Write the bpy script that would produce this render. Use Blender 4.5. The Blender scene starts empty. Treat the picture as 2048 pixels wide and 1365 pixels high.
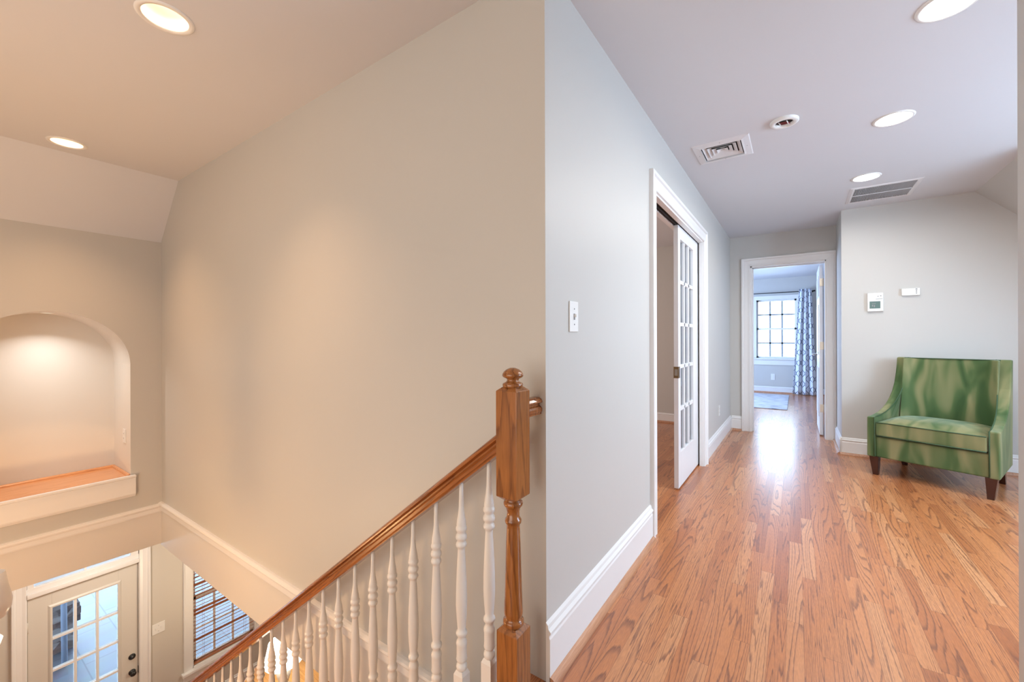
import bpy, bmesh, math, random
from mathutils import Vector, Matrix
random.seed(7)
scene = bpy.context.scene
COL = scene.collection
PI = math.pi
# ------------------------------------------------------------------ camera, world, exposure
H = 1.185
F_PX = 826.9
cam_d = bpy.data.cameras.new('camera')
cam = bpy.data.objects.new('camera', cam_d); COL.objects.link(cam)
cam_d.sensor_width = 36.0
cam_d.lens = F_PX / 2048 * 36.0
cam_d.shift_y = -3.8 / 2048
cam_d.clip_start = 0.02
cam.location = (0, 0, H)
_y = math.radians(34.54); _r = math.radians(-0.171)
Fv = Vector((-math.sin(_y), math.cos(_y), 0)); Rv = Vector((math.cos(_y), math.sin(_y), 0)); Uv = Vector((0, 0, 1))
R3 = Rv * math.cos(_r) + Uv * math.sin(_r); U3 = Uv * math.cos(_r) - Rv * math.sin(_r)
M = Matrix((R3, U3, -Fv)).transposed().to_4x4()
cam.matrix_world = Matrix.Translation((0, 0, H)) @ M
scene.camera = cam
scene.view_settings.view_transform = 'Standard'
scene.view_settings.look = 'None'
scene.view_settings.gamma = 1
scene.view_settings.use_curve_mapping = False
scene.view_settings.exposure = 0.0

world = bpy.data.worlds.new('sky'); scene.world = world; world.use_nodes = True
bg = world.node_tree.nodes['Background']
bg.inputs[0].default_value = (0.62, 0.80, 1.0, 1)
bg.inputs[1].default_value = 12.0

def area(name, loc, rot, sx, sy, power, color, shape='RECTANGLE', spread=None):
    l = bpy.data.lights.new(name, 'AREA'); l.shape = shape; l.size = sx; l.size_y = sy
    l.energy = power; l.color = color
    if spread: l.spread = spread
    o = bpy.data.objects.new(name, l); COL.objects.link(o); o.location = loc; o.rotation_euler = rot
    return o
P_HALL, P_STAIR, P_GROUND = 13.5, 6.5, 12.0
WARM = (1.0, 0.58, 0.30); WARM2 = (1.0, 0.87, 0.74); NEUT = (1.0, 0.96, 0.90)
# dormer daylight from the right, then added fills: behind the camera, bedroom, side room
area('dormer_window_light', (2.95, 3.0, 1.55), (0, math.radians(90), 0), 1.2, 1.6, 45, (0.52, 0.74, 1.0))
area('landing_fill_light', (-1.1, -2.15, 1.0), (math.radians(90), 0, 0), 2.8, 2.2, 60, (1.0, 0.94, 0.86))  # added fill to even out the stair wall; the back wall has no window
area('bedroom_fill_light', (-2.9, 8.4, 1.4), (0, math.radians(-90), 0), 1.5, 1.6, 200, (0.44, 0.64, 1.0))  # unseen fill added for extra blue light; the west wall is solid
area('side_room_fill_light', (-4.3, 4.0, 1.4), (0, math.radians(-90), 0), 1.3, 1.4, 60, (1.0, 0.88, 0.82))  # unseen fill added to brighten the side room; its wall is solid
l = bpy.data.lights.new('chandelier_bulbs', 'POINT'); l.energy = 50; l.color = (1.0, 0.58, 0.26); l.shadow_soft_size = .10
o = bpy.data.objects.new('chandelier_bulbs', l); COL.objects.link(o); o.location = (-3.0, -.16, -.34)

area('chandelier_uplight', (-3.0, -.16, .22), (PI, 0, 0), .3, .3, 8, (1.0, 0.60, 0.28), 'DISK', math.radians(130))
# ------------------------------------------------------------------ materials
def new_mat(name):
    m = bpy.data.materials.new(name); m.use_nodes = True
    nt = m.node_tree
    return m, nt, nt.nodes['Principled BSDF']
def N(nt, t, **kw):
    n = nt.nodes.new(t)
    for k, v in kw.items(): setattr(n, k, v)
    return n
def L(nt, a, b): nt.links.new(a, b)
def math_n(nt, op, a, b=None, c=None):
    n = N(nt, 'ShaderNodeMath', operation=op)
    for i, v in enumerate((a, b, c)):
        if v is None: continue
        if isinstance(v, (int, float)): n.inputs[i].default_value = v
        else: L(nt, v, n.inputs[i])
    return n.outputs[0]
def mixc(nt, fac, a, b, typ='MIX'):
    n = N(nt, 'ShaderNodeMix', data_type='RGBA', blend_type=typ)
    for s, v in ((0, fac), (6, a), (7, b)):
        if isinstance(v, (int, float)): n.inputs[s].default_value = v
        elif isinstance(v, tuple): n.inputs[s].default_value = (*v, 1) if len(v) == 3 else v
        else: L(nt, v, n.inputs[s])
    return n.outputs[2]
def ramp(nt, fac, stops):
    n = N(nt, 'ShaderNodeValToRGB')
    cr = n.color_ramp
    while len(cr.elements) < len(stops): cr.elements.new(0.5)
    for e, (p, c) in zip(cr.elements, stops):
        e.position = p; e.color = (*c, 1) if len(c) == 3 else c
    L(nt, fac, n.inputs[0]); return n.outputs[0]
def plain(name, col, rough=0.5, metal=0.0, spec=0.5, var=0.03, bump=0.0, bscale=200, coat=0.0):
    m, nt, p = new_mat(name)
    tc = N(nt, 'ShaderNodeTexCoord'); no = N(nt, 'ShaderNodeTexNoise')
    no.inputs['Scale'].default_value = 3.0; no.inputs['Detail'].default_value = 3
    L(nt, tc.outputs['Object'], no.inputs['Vector'])
    lo = tuple(c * (1 - var) for c in col); hi = tuple(min(1, c * (1 + var)) for c in col)
    L(nt, mixc(nt, no.outputs[0], lo, hi), p.inputs['Base Color'])
    p.inputs['Roughness'].default_value = rough; p.inputs['Metallic'].default_value = metal
    p.inputs['Specular IOR Level'].default_value = spec
    if coat: p.inputs['Coat Weight'].default_value = coat; p.inputs['Coat Roughness'].default_value = 0.1
    if bump:
        n2 = N(nt, 'ShaderNodeTexNoise'); n2.inputs['Scale'].default_value = bscale
        L(nt, tc.outputs['Object'], n2.inputs['Vector'])
        b = N(nt, 'ShaderNodeBump'); b.inputs['Strength'].default_value = bump; b.inputs['Distance'].default_value = 0.002
        L(nt, n2.outputs[0], b.inputs['Height']); L(nt, b.outputs[0], p.inputs['Normal'])
    return m
def emit(name, col, s):
    m, nt, p = new_mat(name)
    p.inputs['Base Color'].default_value = (*col, 1)
    p.inputs['Emission Color'].default_value = (*col, 1); p.inputs['Emission Strength'].default_value = s
    return m
def glass(name, tint=(0.95, 0.98, 1.0)):
    m, nt, p = new_mat(name)
    tr = N(nt, 'ShaderNodeBsdfTransparent'); tr.inputs[0].default_value = (*tint, 1)
    gl = N(nt, 'ShaderNodeBsdfGlossy'); gl.inputs['Roughness'].default_value = 0.03
    fr = N(nt, 'ShaderNodeFresnel'); fr.inputs[0].default_value = 1.45
    mx = N(nt, 'ShaderNodeMixShader'); out = nt.nodes['Material Output']
    L(nt, fr.outputs[0], mx.inputs[0]); L(nt, tr.outputs[0], mx.inputs[1]); L(nt, gl.outputs[0], mx.inputs[2])
    L(nt, mx.outputs[0], out.inputs['Surface']); return m

def oak_floor(name='oak_planks'):
    m, nt, p = new_mat(name)
    tc = N(nt, 'ShaderNodeTexCoord'); sp = N(nt, 'ShaderNodeSeparateXYZ'); L(nt, tc.outputs['Object'], sp.inputs[0])
    x, y = sp.outputs[0], sp.outputs[1]
    bx = math_n(nt, 'DIVIDE', math_n(nt, 'ADD', x, 20.0), 0.0572)
    i = math_n(nt, 'FLOOR', bx); fx = math_n(nt, 'FRACT', bx)
    wn = N(nt, 'ShaderNodeTexWhiteNoise', noise_dimensions='1D'); L(nt, i, wn.inputs['W'])
    yy = math_n(nt, 'DIVIDE', math_n(nt, 'ADD', y, math_n(nt, 'MULTIPLY_ADD', wn.outputs[0], 7.0, 20.0)), 0.82)
    j = math_n(nt, 'FLOOR', yy); fy = math_n(nt, 'FRACT', yy)
    cv = N(nt, 'ShaderNodeCombineXYZ'); L(nt, i, cv.inputs[0]); L(nt, j, cv.inputs[1])
    w2 = N(nt, 'ShaderNodeTexWhiteNoise', noise_dimensions='2D'); L(nt, cv.outputs[0], w2.inputs['Vector'])
    sc = N(nt, 'ShaderNodeSeparateColor'); L(nt, w2.outputs['Color'], sc.inputs[0])
    r1, r2, r3 = sc.outputs[0], sc.outputs[1], sc.outputs[2]
    # cathedral grain: contour lines of a stretched noise, fresh on every board
    xs = math_n(nt, 'MULTIPLY', x, math_n(nt, 'MULTIPLY_ADD', math_n(nt, 'POWER', r3, 2.5), 34.0, 8.0))
    gx = math_n(nt, 'MULTIPLY_ADD', r1, 37.0, xs)
    gy = math_n(nt, 'MULTIPLY_ADD', r2, 53.0, math_n(nt, 'MULTIPLY', y, 0.55))
    gv = N(nt, 'ShaderNodeCombineXYZ'); L(nt, gx, gv.inputs[0]); L(nt, gy, gv.inputs[1]); L(nt, math_n(nt, 'MULTIPLY', r1, 91.0), gv.inputs[2])
    gn = N(nt, 'ShaderNodeTexNoise'); gn.inputs['Scale'].default_value = 1.0; gn.inputs['Detail'].default_value = 2.2; gn.inputs['Roughness'].default_value = 0.32
    L(nt, gv.outputs[0], gn.inputs['Vector'])
    # fine jitter
    jv = N(nt, 'ShaderNodeCombineXYZ'); L(nt, math_n(nt, 'MULTIPLY', x, 260.0), jv.inputs[0]); L(nt, math_n(nt, 'MULTIPLY', y, 28.0), jv.inputs[1])
    jn = N(nt, 'ShaderNodeTexNoise'); jn.inputs['Scale'].default_value = 1.0; jn.inputs['Detail'].default_value = 2
    L(nt, jv.outputs[0], jn.inputs['Vector'])
    val = math_n(nt, 'MULTIPLY_ADD', jn.outputs[0], 0.007, gn.outputs[0])
    fr = math_n(nt, 'FRACT', math_n(nt, 'MULTIPLY', val, 21.0))
    line = ramp(nt, fr, [(0.0, (1, 1, 1)), (0.12, (0.8, 0.8, 0.8)), (0.27, (0.14, 0.14, 0.14)), (0.90, (0, 0, 0)), (1.0, (0.9, 0.9, 0.9))])
    pore = ramp(nt, jn.outputs[0], [(0.35, (0, 0, 0)), (0.62, (1, 1, 1))])
    base = ramp(nt, math_n(nt, 'FRACT', math_n(nt, 'MULTIPLY_ADD', r2, 3.7, r1)), [(0.0, FL_D), (0.22, FL_M), (0.75, FL_M2), (1.0, FL_L)])
    c1 = mixc(nt, math_n(nt, 'MULTIPLY', pore, 0.20), base, FL_G)
    lf = math_n(nt, 'MULTIPLY', line, math_n(nt, 'MULTIPLY_ADD', pore, 0.35, 0.62))
    c2 = mixc(nt, math_n(nt, 'MULTIPLY', lf, 0.9), c1, FL_G)
    e1 = math_n(nt, 'LESS_THAN', fx, 0.025); e2 = math_n(nt, 'LESS_THAN', fy, 0.0022)
    c3 = mixc(nt, math_n(nt, 'MULTIPLY', math_n(nt, 'MAXIMUM', e1, e2), 0.6), c2, (0.16, 0.055, 0.02))
    L(nt, c3, p.inputs['Base Color'])
    p.inputs['Roughness'].default_value = 0.36
    p.inputs['Specular IOR Level'].default_value = 0.6
    p.inputs['Coat Weight'].default_value = 0.45; p.inputs['Coat Roughness'].default_value = 0.20
    n3 = N(nt, 'ShaderNodeTexNoise'); n3.inputs['Scale'].default_value = 9.0
    L(nt, tc.outputs['Object'], n3.inputs['Vector'])
    hh = math_n(nt, 'ADD', math_n(nt, 'MULTIPLY', n3.outputs[0], 1.2), math_n(nt, 'MULTIPLY', line, -0.10))
    b = N(nt, 'ShaderNodeBump'); b.inputs['Strength'].default_value = 0.35; b.inputs['Distance'].default_value = 0.002
    L(nt, hh, b.inputs['Height']); L(nt, b.outputs[0], p.inputs['Normal'])
    return m
FL_D = (0.40, 0.125, 0.038); FL_M = (0.55, 0.195, 0.062); FL_M2 = (0.61, 0.235, 0.082); FL_L = (0.68, 0.31, 0.13); FL_G = (0.15, 0.045, 0.022)

def oak(name, light, dark, axis='Z', rings=10, coat=0.5, rough=0.25, xs=14, rot=None):
    m, nt, p = new_mat(name)
    tc = N(nt, 'ShaderNodeTexCoord'); mp = N(nt, 'ShaderNodeMapping')
    s = [xs, xs, xs]; s['XYZ'.index(axis)] = 1.0
    if rot: 
        m0 = N(nt, 'ShaderNodeMapping'); m0.inputs['Rotation'].default_value = rot
        L(nt, tc.outputs['Object'], m0.inputs[0]); L(nt, m0.outputs[0], mp.inputs[0])
    else: L(nt, tc.outputs['Object'], mp.inputs[0])
    mp.inputs['Scale'].default_value = s
    n1 = N(nt, 'ShaderNodeTexNoise'); n1.inputs['Scale'].default_value = 1; n1.inputs['Detail'].default_value = 2; n1.inputs['Roughness'].default_value = .35
    L(nt, mp.outputs[0], n1.inputs['Vector'])
    mp2 = N(nt, 'ShaderNodeMapping'); s2 = [330, 330, 330]; s2['XYZ'.index(axis)] = 14
    mp2.inputs['Scale'].default_value = s2
    L(nt, (m0.outputs[0] if rot else tc.outputs['Object']), mp2.inputs[0])
    n2 = N(nt, 'ShaderNodeTexNoise'); n2.inputs['Scale'].default_value = 1; n2.inputs['Detail'].default_value = 2
    L(nt, mp2.outputs[0], n2.inputs['Vector'])
    fr = math_n(nt, 'FRACT', math_n(nt, 'MULTIPLY', math_n(nt, 'MULTIPLY_ADD', n2.outputs[0], 0.02, n1.outputs[0]), float(rings)))
    line = ramp(nt, fr, [(0, (1, 1, 1)), (0.2, (.5, .5, .5)), (0.5, (.05, .05, .05)), (0.9, (0, 0, 0)), (1, (1, 1, 1))])
    pore = ramp(nt, n2.outputs[0], [(0.35, (0, 0, 0)), (0.65, (1, 1, 1))])
    f = math_n(nt, 'MINIMUM', math_n(nt, 'ADD', math_n(nt, 'MULTIPLY', line, 0.55), math_n(nt, 'MULTIPLY', pore, 0.4)), 1.0)
    L(nt, mixc(nt, f, light, dark), p.inputs['Base Color'])
    p.inputs['Roughness'].default_value = rough
    p.inputs['Coat Weight'].default_value = coat; p.inputs['Coat Roughness'].default_value = 0.12
    return m

WALL = plain('wall_paint', (0.56, 0.545, 0.515), 0.42, spec=0.35, var=0.01, bump=0.08, bscale=260)
CEIL = plain('ceiling_paint', (0.66, 0.67, 0.70), 0.65, spec=0.3, var=0.01)
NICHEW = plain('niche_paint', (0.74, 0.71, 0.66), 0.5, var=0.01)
TRIM = plain('white_trim_paint', (0.80, 0.79, 0.78), 0.32, var=0.008)
CREAM = plain('cream_door_paint', (0.64, 0.61, 0.56), 0.4, var=0.01)
DOORW = plain('white_door_paint', (0.80, 0.80, 0.81), 0.33, var=0.008)
PLASTIC = plain('white_plastic', (0.80, 0.80, 0.78), 0.35, var=0.005)
FLOORM = oak_floor()
OAKNEW = oak('newel_oak', (0.37, 0.135, 0.030), (0.12, 0.034, 0.008), 'Z', 12, xs=12)
OAKRAIL = oak('handrail_oak', (0.36, 0.115, 0.026), (0.11, 0.026, 0.008), 'X', 12, xs=16, rot=(0, math.atan(0.774), 0))
OAKSHOE = oak('shoe_oak', (0.58, 0.30, 0.17), (0.36, 0.16, 0.09), 'Y', 8)
OAKTOP = oak('niche_top_oak', (0.82, 0.40, 0.17), (0.60, 0.24, 0.09), 'Y', 8)
OAKTAB = oak('table_oak', (0.75, 0.42, 0.16), (0.50, 0.24, 0.08), 'X', 7)
SLATM = oak('blind_slat_wood', (0.46, 0.19, 0.08), (0.20, 0.06, 0.03), 'Y', 6, coat=0.0, rough=.6)
LEGM = plain('dark_walnut_leg', (0.045, 0.013, 0.009), 0.25, var=0.2, coat=0.4)
LEGM2 = LEGM
BLACK = plain('black_metal', (0.01, 0.01, 0.01), 0.35)
DARK = plain('dark_recess', (0.02, 0.018, 0.018), 0.8)
STEEL = plain('satin_nickel', (0.55, 0.52, 0.47), 0.3, metal=1.0)
BRASS = plain('aged_brass', (0.32, 0.22, 0.12), 0.35, metal=1.0)
HINGE = plain('worn_hinge', (0.62, 0.55, 0.45), 0.35, metal=0.7)
GLASS = glass('window_glass')
SCREEN = plain('lcd_grey_green', (0.12, 0.19, 0.17), 0.2)
INK = plain('grey_ink', (0.25, 0.25, 0.25), 0.5)
WIRE = plain('red_wire', (0.25, 0.03, 0.03), 0.4)
LENS_H = emit('hall_lamp_lens', (1.0, 0.97, 0.92), 9)
LENS_S = emit('stair_lamp_lens', (1.0, 0.90, 0.72), 9)
SHADE = emit('lit_lamp_shade', (1.0, 0.93, 0.80), 3.0)
GLOWG = emit('frosted_lit_glass', (1.0, 0.94, 0.88), 0.9)
FROST = plain('frosted_glass', (0.72, 0.70, 0.68), 0.3, var=0.05)
BAFFLE = plain('lamp_baffle', (0.85, 0.76, 0.62), 0.45)
DUCT = plain('vent_duct', (0.05, 0.045, 0.05), 0.7)
VENTM = plain('vent_enamel', (0.72, 0.71, 0.72), 0.4)

# ------------------------------------------------------------------ mesh helpers
class MB:
    def __init__(s): s.bm = bmesh.new()
    def box(s, x0, x1, y0, y1, z0, z1, mat=None):
        vs = [s.bm.verts.new(Vector(c) if mat is None else mat @ Vector(c)) for c in
              [(x0, y0, z0), (x1, y0, z0), (x1, y1, z0), (x0, y1, z0), (x0, y0, z1), (x1, y0, z1), (x1, y1, z1), (x0, y1, z1)]]
        for f in ((0, 3, 2, 1), (4, 5, 6, 7), (0, 1, 5, 4), (1, 2, 6, 5), (2, 3, 7, 6), (3, 0, 4, 7)):
            s.bm.faces.new([vs[k] for k in f])
        return s
    def frust(s, c0, w0, d0, c1, w1, d1):       # tapered square post between two centres
        vs = []
        for (c, w, d) in ((c0, w0, d0), (c1, w1, d1)):
            for a, b in ((-1, -1), (1, -1), (1, 1), (-1, 1)):
                vs.append(s.bm.verts.new((c[0] + a * w / 2, c[1] + b * d / 2, c[2])))
        for f in ((0, 3, 2, 1), (4, 5, 6, 7), (0, 1, 5, 4), (1, 2, 6, 5), (2, 3, 7, 6), (3, 0, 4, 7)):
            s.bm.faces.new([vs[k] for k in f])
        return s
    def lathe(s, prof, c=(0, 0, 0), n=32, axis='Z', caps=True):
        rings = []
        for r, h in prof:
            ring = []
            for k in range(n):
                a = 2 * PI * k / n
                p = (r * math.cos(a), r * math.sin(a), h)
                if axis == 'X': p = (h, r * math.cos(a), r * math.sin(a))
                if axis == 'Y': p = (r * math.sin(a), h, r * math.cos(a))
                ring.append(s.bm.verts.new(Vector(p) + Vector(c)))
            rings.append(ring)
        for a, b in zip(rings, rings[1:]):
            for k in range(n):
                f = s.bm.faces.new((a[k], a[(k + 1) % n], b[(k + 1) % n], b[k])); f.smooth = True
        if caps:
            if prof[0][0] > 1e-5: s.bm.faces.new(rings[0][::-1])
            if prof[-1][0] > 1e-5: s.bm.faces.new(rings[-1])
        return s
    def prism(s, pts, fn, a, b, smooth=False):   # closed 2-D outline carried by fn(u,v,w) from w=a to w=b
        A = [s.bm.verts.new(fn(u, v, a)) for u, v in pts]; B = [s.bm.verts.new(fn(u, v, b)) for u, v in pts]
        n = len(pts)
        for k in range(n):
            f = s.bm.faces.new((A[k], A[(k + 1) % n], B[(k + 1) % n], B[k])); f.smooth = smooth
        s.bm.faces.new(A[::-1]); s.bm.faces.new(B); return s
    def tube(s, pts, r, n=10):
        pts = [Vector(p) for p in pts]; rings = []
        for k, p in enumerate(pts):
            t = (pts[min(k + 1, len(pts) - 1)] - pts[max(k - 1, 0)]).normalized()
            u = t.cross(Vector((0.13, 0.31, 0.94))).normalized(); v = t.cross(u)
            rings.append([s.bm.verts.new(p + (u * math.cos(2 * PI * q / n) + v * math.sin(2 * PI * q / n)) * r) for q in range(n)])
        for a, b in zip(rings, rings[1:]):
            for k in range(n):
                f = s.bm.faces.new((a[k], a[(k + 1) % n], b[(k + 1) % n], b[k])); f.smooth = True
        s.bm.faces.new(rings[0][::-1]); s.bm.faces.new(rings[-1]); return s
    def quad(s, *p): s.bm.faces.new([s.bm.verts.new(q) for q in p]); return s
    def casing(s, prof, path, fn, closed=False):
        """mitred frame: path of corner points (a,b) with outward mitre vectors, prof (t across, h out)"""
        rows = []
        for (pa, pb, da, db) in path:
            rows.append([s.bm.verts.new(fn(pa + da * t, pb + db * t, h)) for t, h in prof])
        if closed: rows.append(rows[0])
        n = len(prof)
        for A, B in zip(rows, rows[1:]):
            for k in range(n): s.bm.faces.new((A[k], A[(k + 1) % n], B[(k + 1) % n], B[k]))
        if not closed:
            s.bm.faces.new(rows[0][::-1]); s.bm.faces.new(rows[-1])
        return s
    def done(s, name, mat, parent=None, bevel=0, local=False, loc=None, smooth=False, seg=2):
        bmesh.ops.recalc_face_normals(s.bm, faces=s.bm.faces)
        me = bpy.data.meshes.new(name)
        if smooth:
            for f in s.bm.faces: f.smooth = True
        s.bm.to_mesh(me); s.bm.free()
        o = bpy.data.objects.new(name, me); COL.objects.link(o)
        for mm in (mat if isinstance(mat, list) else [mat]): me.materials.append(mm)
        if bevel:
            b = o.modifiers.new('bevel', 'BEVEL'); b.width = bevel; b.segments = seg; b.limit_method = 'ANGLE'; b.angle_limit = math.radians(40)
        if parent is not None:
            o.parent = parent
            if not local: o.matrix_parent_inverse = pinv(parent)
        if loc is not None: o.location = loc
        return o
def pinv(p):
    m = Matrix.Identity(4)
    while p is not None:
        m = Matrix.Translation(-Vector(p.location)) @ m if p.type == 'EMPTY' else m
        p = None
    return m
def empty(name, loc, rz=0):
    o = bpy.data.objects.new(name, None); COL.objects.link(o); o.location = loc; o.rotation_euler = (0, 0, rz)
    o.empty_display_size = 0.1
    return o
def thing(o, label, cat, group=None):
    o['label'] = label; o['category'] = cat
    if group: o['group'] = group
    return o
def struct(o, label=None):
    o['kind'] = 'structure'
    if label: o['label'] = label
    return o

# ------------------------------------------------------------------ key planes (metres)
XL = -0.714      # hall left wall face
YA = 1.242       # stair wall face / corner
YE = 6.054       # hall end wall
YC = 5.386       # wall behind the chair
XR = 0.378       # short right wall of the passage
ZC = 2.49        # ceiling
XN = -4.585      # wall with the arched niche
ZN, XQ = 2.04, -4.169   # slope over the niche wall
XS = 1.315       # start of the right slope
ZB = -0.603      # ceiling of the ground floor
ZBN = -0.588     # underside at the niche wall
ZG = -3.256      # ground floor
XD = -5.90       # entrance wall
YS = -2.2        # wall behind the camera
YB = 10.65       # bedroom far wall
XW = -0.834

# floors
f = MB()
f.box(-0.80, 3.0, YS, YA, -0.03, 0); f.box(-0.80, 3.0, YA, YB, -0.03, 0); f.box(-4.4, -0.80, YA + .12, YB, -0.03, 0)
struct(f.done('floor', FLOORM), 'narrow red oak strip floor with glossy finish')
f = MB(); f.box(XN - 0.0, -0.80, YA + 0.12, 6.2, ZB, -0.03); f.box(-0.79, 3.0, YS, 6.2, ZB, -0.03)
struct(f.done('floor_slab', CEIL))
f = MB(); f.box(-7.0 + 1.1, 3.0, YS, 6.2, ZG - 0.05, ZG); struct(f.done('floor_ground', FLOORM))
f = MB(); f.box(XD, XN, YS, 6.2, ZBN, ZBN + 0.05); struct(f.done('ceiling_ground', CEIL))
# nosing of the landing
def nose(x, z, y0, y1, mb):
    pts = [(0, 0), (0, -0.026)] + [(-0.03 - 0.013 * math.sin(PI * k / 8), -0.026 + 0.013 - 0.013 * math.cos(PI * k / 8)) for k in range(9)]
    mb.prism(pts, lambda u, v, w: (x + u, w, z + v), y0, y1)
m = MB(); nose(-0.80, 0.001, 0.0, 1.235, m)

# cans in the ceiling
HALL_CANS = [(0.478, 3.312), (0.468, 4.391), (0.492, 2.30)]
STAIR_CANS = [(-3.965, 0.585), (-2.10, 0.585)]
CAN_R = 0.078
bm = bmesh.new()
def loop(pts):
    vs = [bm.verts.new(p) for p in pts]
    return [bm.edges.new((vs[k], vs[(k + 1) % len(vs)])) for k in range(len(vs))]
edges = loop([(XN - 0.3, YS, ZC), (3.0, YS, ZC), (3.0, YB, ZC), (XN - 0.3, YB, ZC)])
for (cx, cy) in HALL_CANS + STAIR_CANS:
    edges += loop([(cx + CAN_R * math.cos(2 * PI * k / 40), cy + CAN_R * math.sin(2 * PI * k / 40), ZC) for k in range(40)])
for (hx0, hx1, hy0, hy1) in ((-.418 - .122, -.418 + .122, 3.188 - .122, 3.188 + .122), (.424, .826, 4.689, 5.121)):
    edges += loop([(hx0, hy0, ZC), (hx1, hy0, ZC), (hx1, hy1, ZC), (hx0, hy1, ZC)])
bmesh.ops.triangle_fill(bm, edges=edges, use_beauty=True, use_dissolve=False)
t = MB(); t.bm.free(); t.bm = bm
struct(t.done('ceiling', CEIL))

# ------------------------------------------------------------------ walls
def wall(name, boxes, mat=WALL):
    w = MB()
    for b in boxes: w.box(*b)
    return struct(w.done(name, mat))
O1a, O1b, O1h = 2.570, 4.165, 2.088      # pocket door opening
wall('wall_stair', [(XN - .4, -0.834, YA, YA + .12, ZB, ZC), (-0.834, XL, YA, YA + .12, -0.60, ZC)])
wall('wall_left', [(XW, XL, YA + .12, O1a, 0, ZC), (XW, XL, O1a, O1b, O1h, ZC),
                   (XW, -0.802, O1b, YE, 0, ZC), (-0.746, XL, O1b, YE, 0, ZC), (-.802, -.746, 5.2, YE, 0, ZC), (-.802, -.746, O1b, 5.2, 2.12, ZC)])
E0, E1, EH = -0.483, 0.285, 2.100
wall('wall_end', [(-4.4, E0, YE, YE + .12, 0, ZC), (E1, XR, YE, YE + .12, 0, ZC), (E0, E1, YE, YE + .12, EH, ZC)])
wall('wall_right', [(XR, 3.0, YC, YE + .12, 0, ZC)])
wall('wall_front', [(0.455, 0.575, YS, 1.565, -0.0, ZC), (0.575, 3.0, 1.445, 1.565, 0, ZC)])
wall('wall_dormer', [(2.98, 3.06, 1.565, 4.2, 0, 0.9), (2.98, 3.06, 1.565, 4.2, 2.2, ZC), (2.98, 3.06, 3.85, 4.2, .9, 2.2), (2.98, 3.06, 1.565, 2.15, .9, 2.2)])
# right slope with knee wall
s = MB(); kz = 1.35; kx = XS + (ZC - kz)
s.prism([(XS, ZC), (kx, kz), (kx, 0), (3.0, 0), (3.0, ZC)], lambda u, v, w: (u, w, v), 4.2, YC)
struct(s.done('wall_slope', WALL))
# bedroom shell
WBx0, WBx1, WBz0, WBz1 = -0.735, 0.0, 0.754, 2.03
wall('wall_bedroom', [(-3.0, WBx0, YB, YB + .12, 0, ZC), (WBx1, 1.7, YB, YB + .12, 0, ZC), (WBx0, WBx1, YB, YB + .12, 0, WBz0), (WBx0, WBx1, YB, YB + .12, WBz1, ZC),
                      (-3.12, -3.0, YE, YB + .12, 0, ZC), (1.7, 1.82, YE + .12, YB + .12, 0, ZC)])
wall('wall_side_room', [(-4.52, -4.4, YA + .12, YE + .12, 0, ZC)])
# wall behind the landing
wall('wall_back', [(XD, 0.455, YS - .12, YS, ZG, ZC)])

# niche wall with arch (front face + recess)
NY, NW, NS, NR, ND = 0.590, 0.447, 0.985, 0.420, 0.49   # centre, half width, spring z, rise, depth
NZ0 = 0.035
arch = [(NY + NW * math.cos(PI * k / 32), NS + NR * math.sin(PI * k / 32)) for k in range(33)]  # right -> left
w = MB(); b = w.bm
def q(*p): b.faces.new([b.verts.new(v) for v in p])
ztop = ZN + .03
for (a0, z0), (a1, z1) in zip(arch, arch[1:]): q((XN, a0, z0), (XN, a1, z1), (XN, a1, ztop), (XN, a0, ztop))
q((XN, NY + NW, ZBN), (XN, YA + .02, ZBN), (XN, YA + .02, ztop), (XN, NY + NW, ztop))
q((XN, YS, ZBN), (XN, NY - NW, ZBN), (XN, NY - NW, ztop), (XN, YS, ztop))
q((XN, NY - NW, ZBN), (XN, NY + NW, ZBN), (XN, NY + NW, NZ0), (XN, NY - NW, NZ0))
XB = XN - ND - .02
q((XN, YS, ZBN), (XB, YS, ZBN), (XB, YA + .02, ZBN), (XN, YA + .02, ZBN))
q((XB - .02, YS, ZB), (XB - .02, YA + .1, ZB), (XB - .02, YA + .1, ZC), (XB - .02, YS, ZC))
struct(w.done('wall_niche', WALL))
w = MB(); b = w.bm
full = [(NY + NW, NZ0)] + arch + [(NY - NW, NZ0)]
for (a0, z0), (a1, z1) in zip(full, full[1:]):
    fc = b.faces.new([b.verts.new(v) for v in ((XN, a0, z0), (XN - ND, a0, z0), (XN - ND, a1, z1), (XN, a1, z1))]); fc.smooth = False
for (a0, z0), (a1, z1) in zip(arch, arch[1:]): q((XN - ND, a0, z0), (XN - ND, a1, z1), (XN - ND, a1, NZ0), (XN - ND, a0, NZ0))
q((XN, NY - NW, NZ0), (XN, NY + NW, NZ0), (XN - ND, NY + NW, NZ0), (XN - ND, NY - NW, NZ0))
bmesh.ops.remove_doubles(b, verts=b.verts, dist=1e-5)
for fc in b.faces:
    if abs(fc.normal.x) < 0.5 and len(fc.verts) == 4 and fc.calc_center_median().z > NS: fc.smooth = True
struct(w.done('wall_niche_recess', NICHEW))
# slope above the niche wall
w = MB(); w.prism([(XQ, ZC), (XN, ZN), (XN - .05, ZN), (XN - .05, ZC + .02), (XQ, ZC + .02)], lambda u, v, ww: (u, ww, v), YS, YA)
struct(w.done('ceiling_slope', CEIL))

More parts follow.
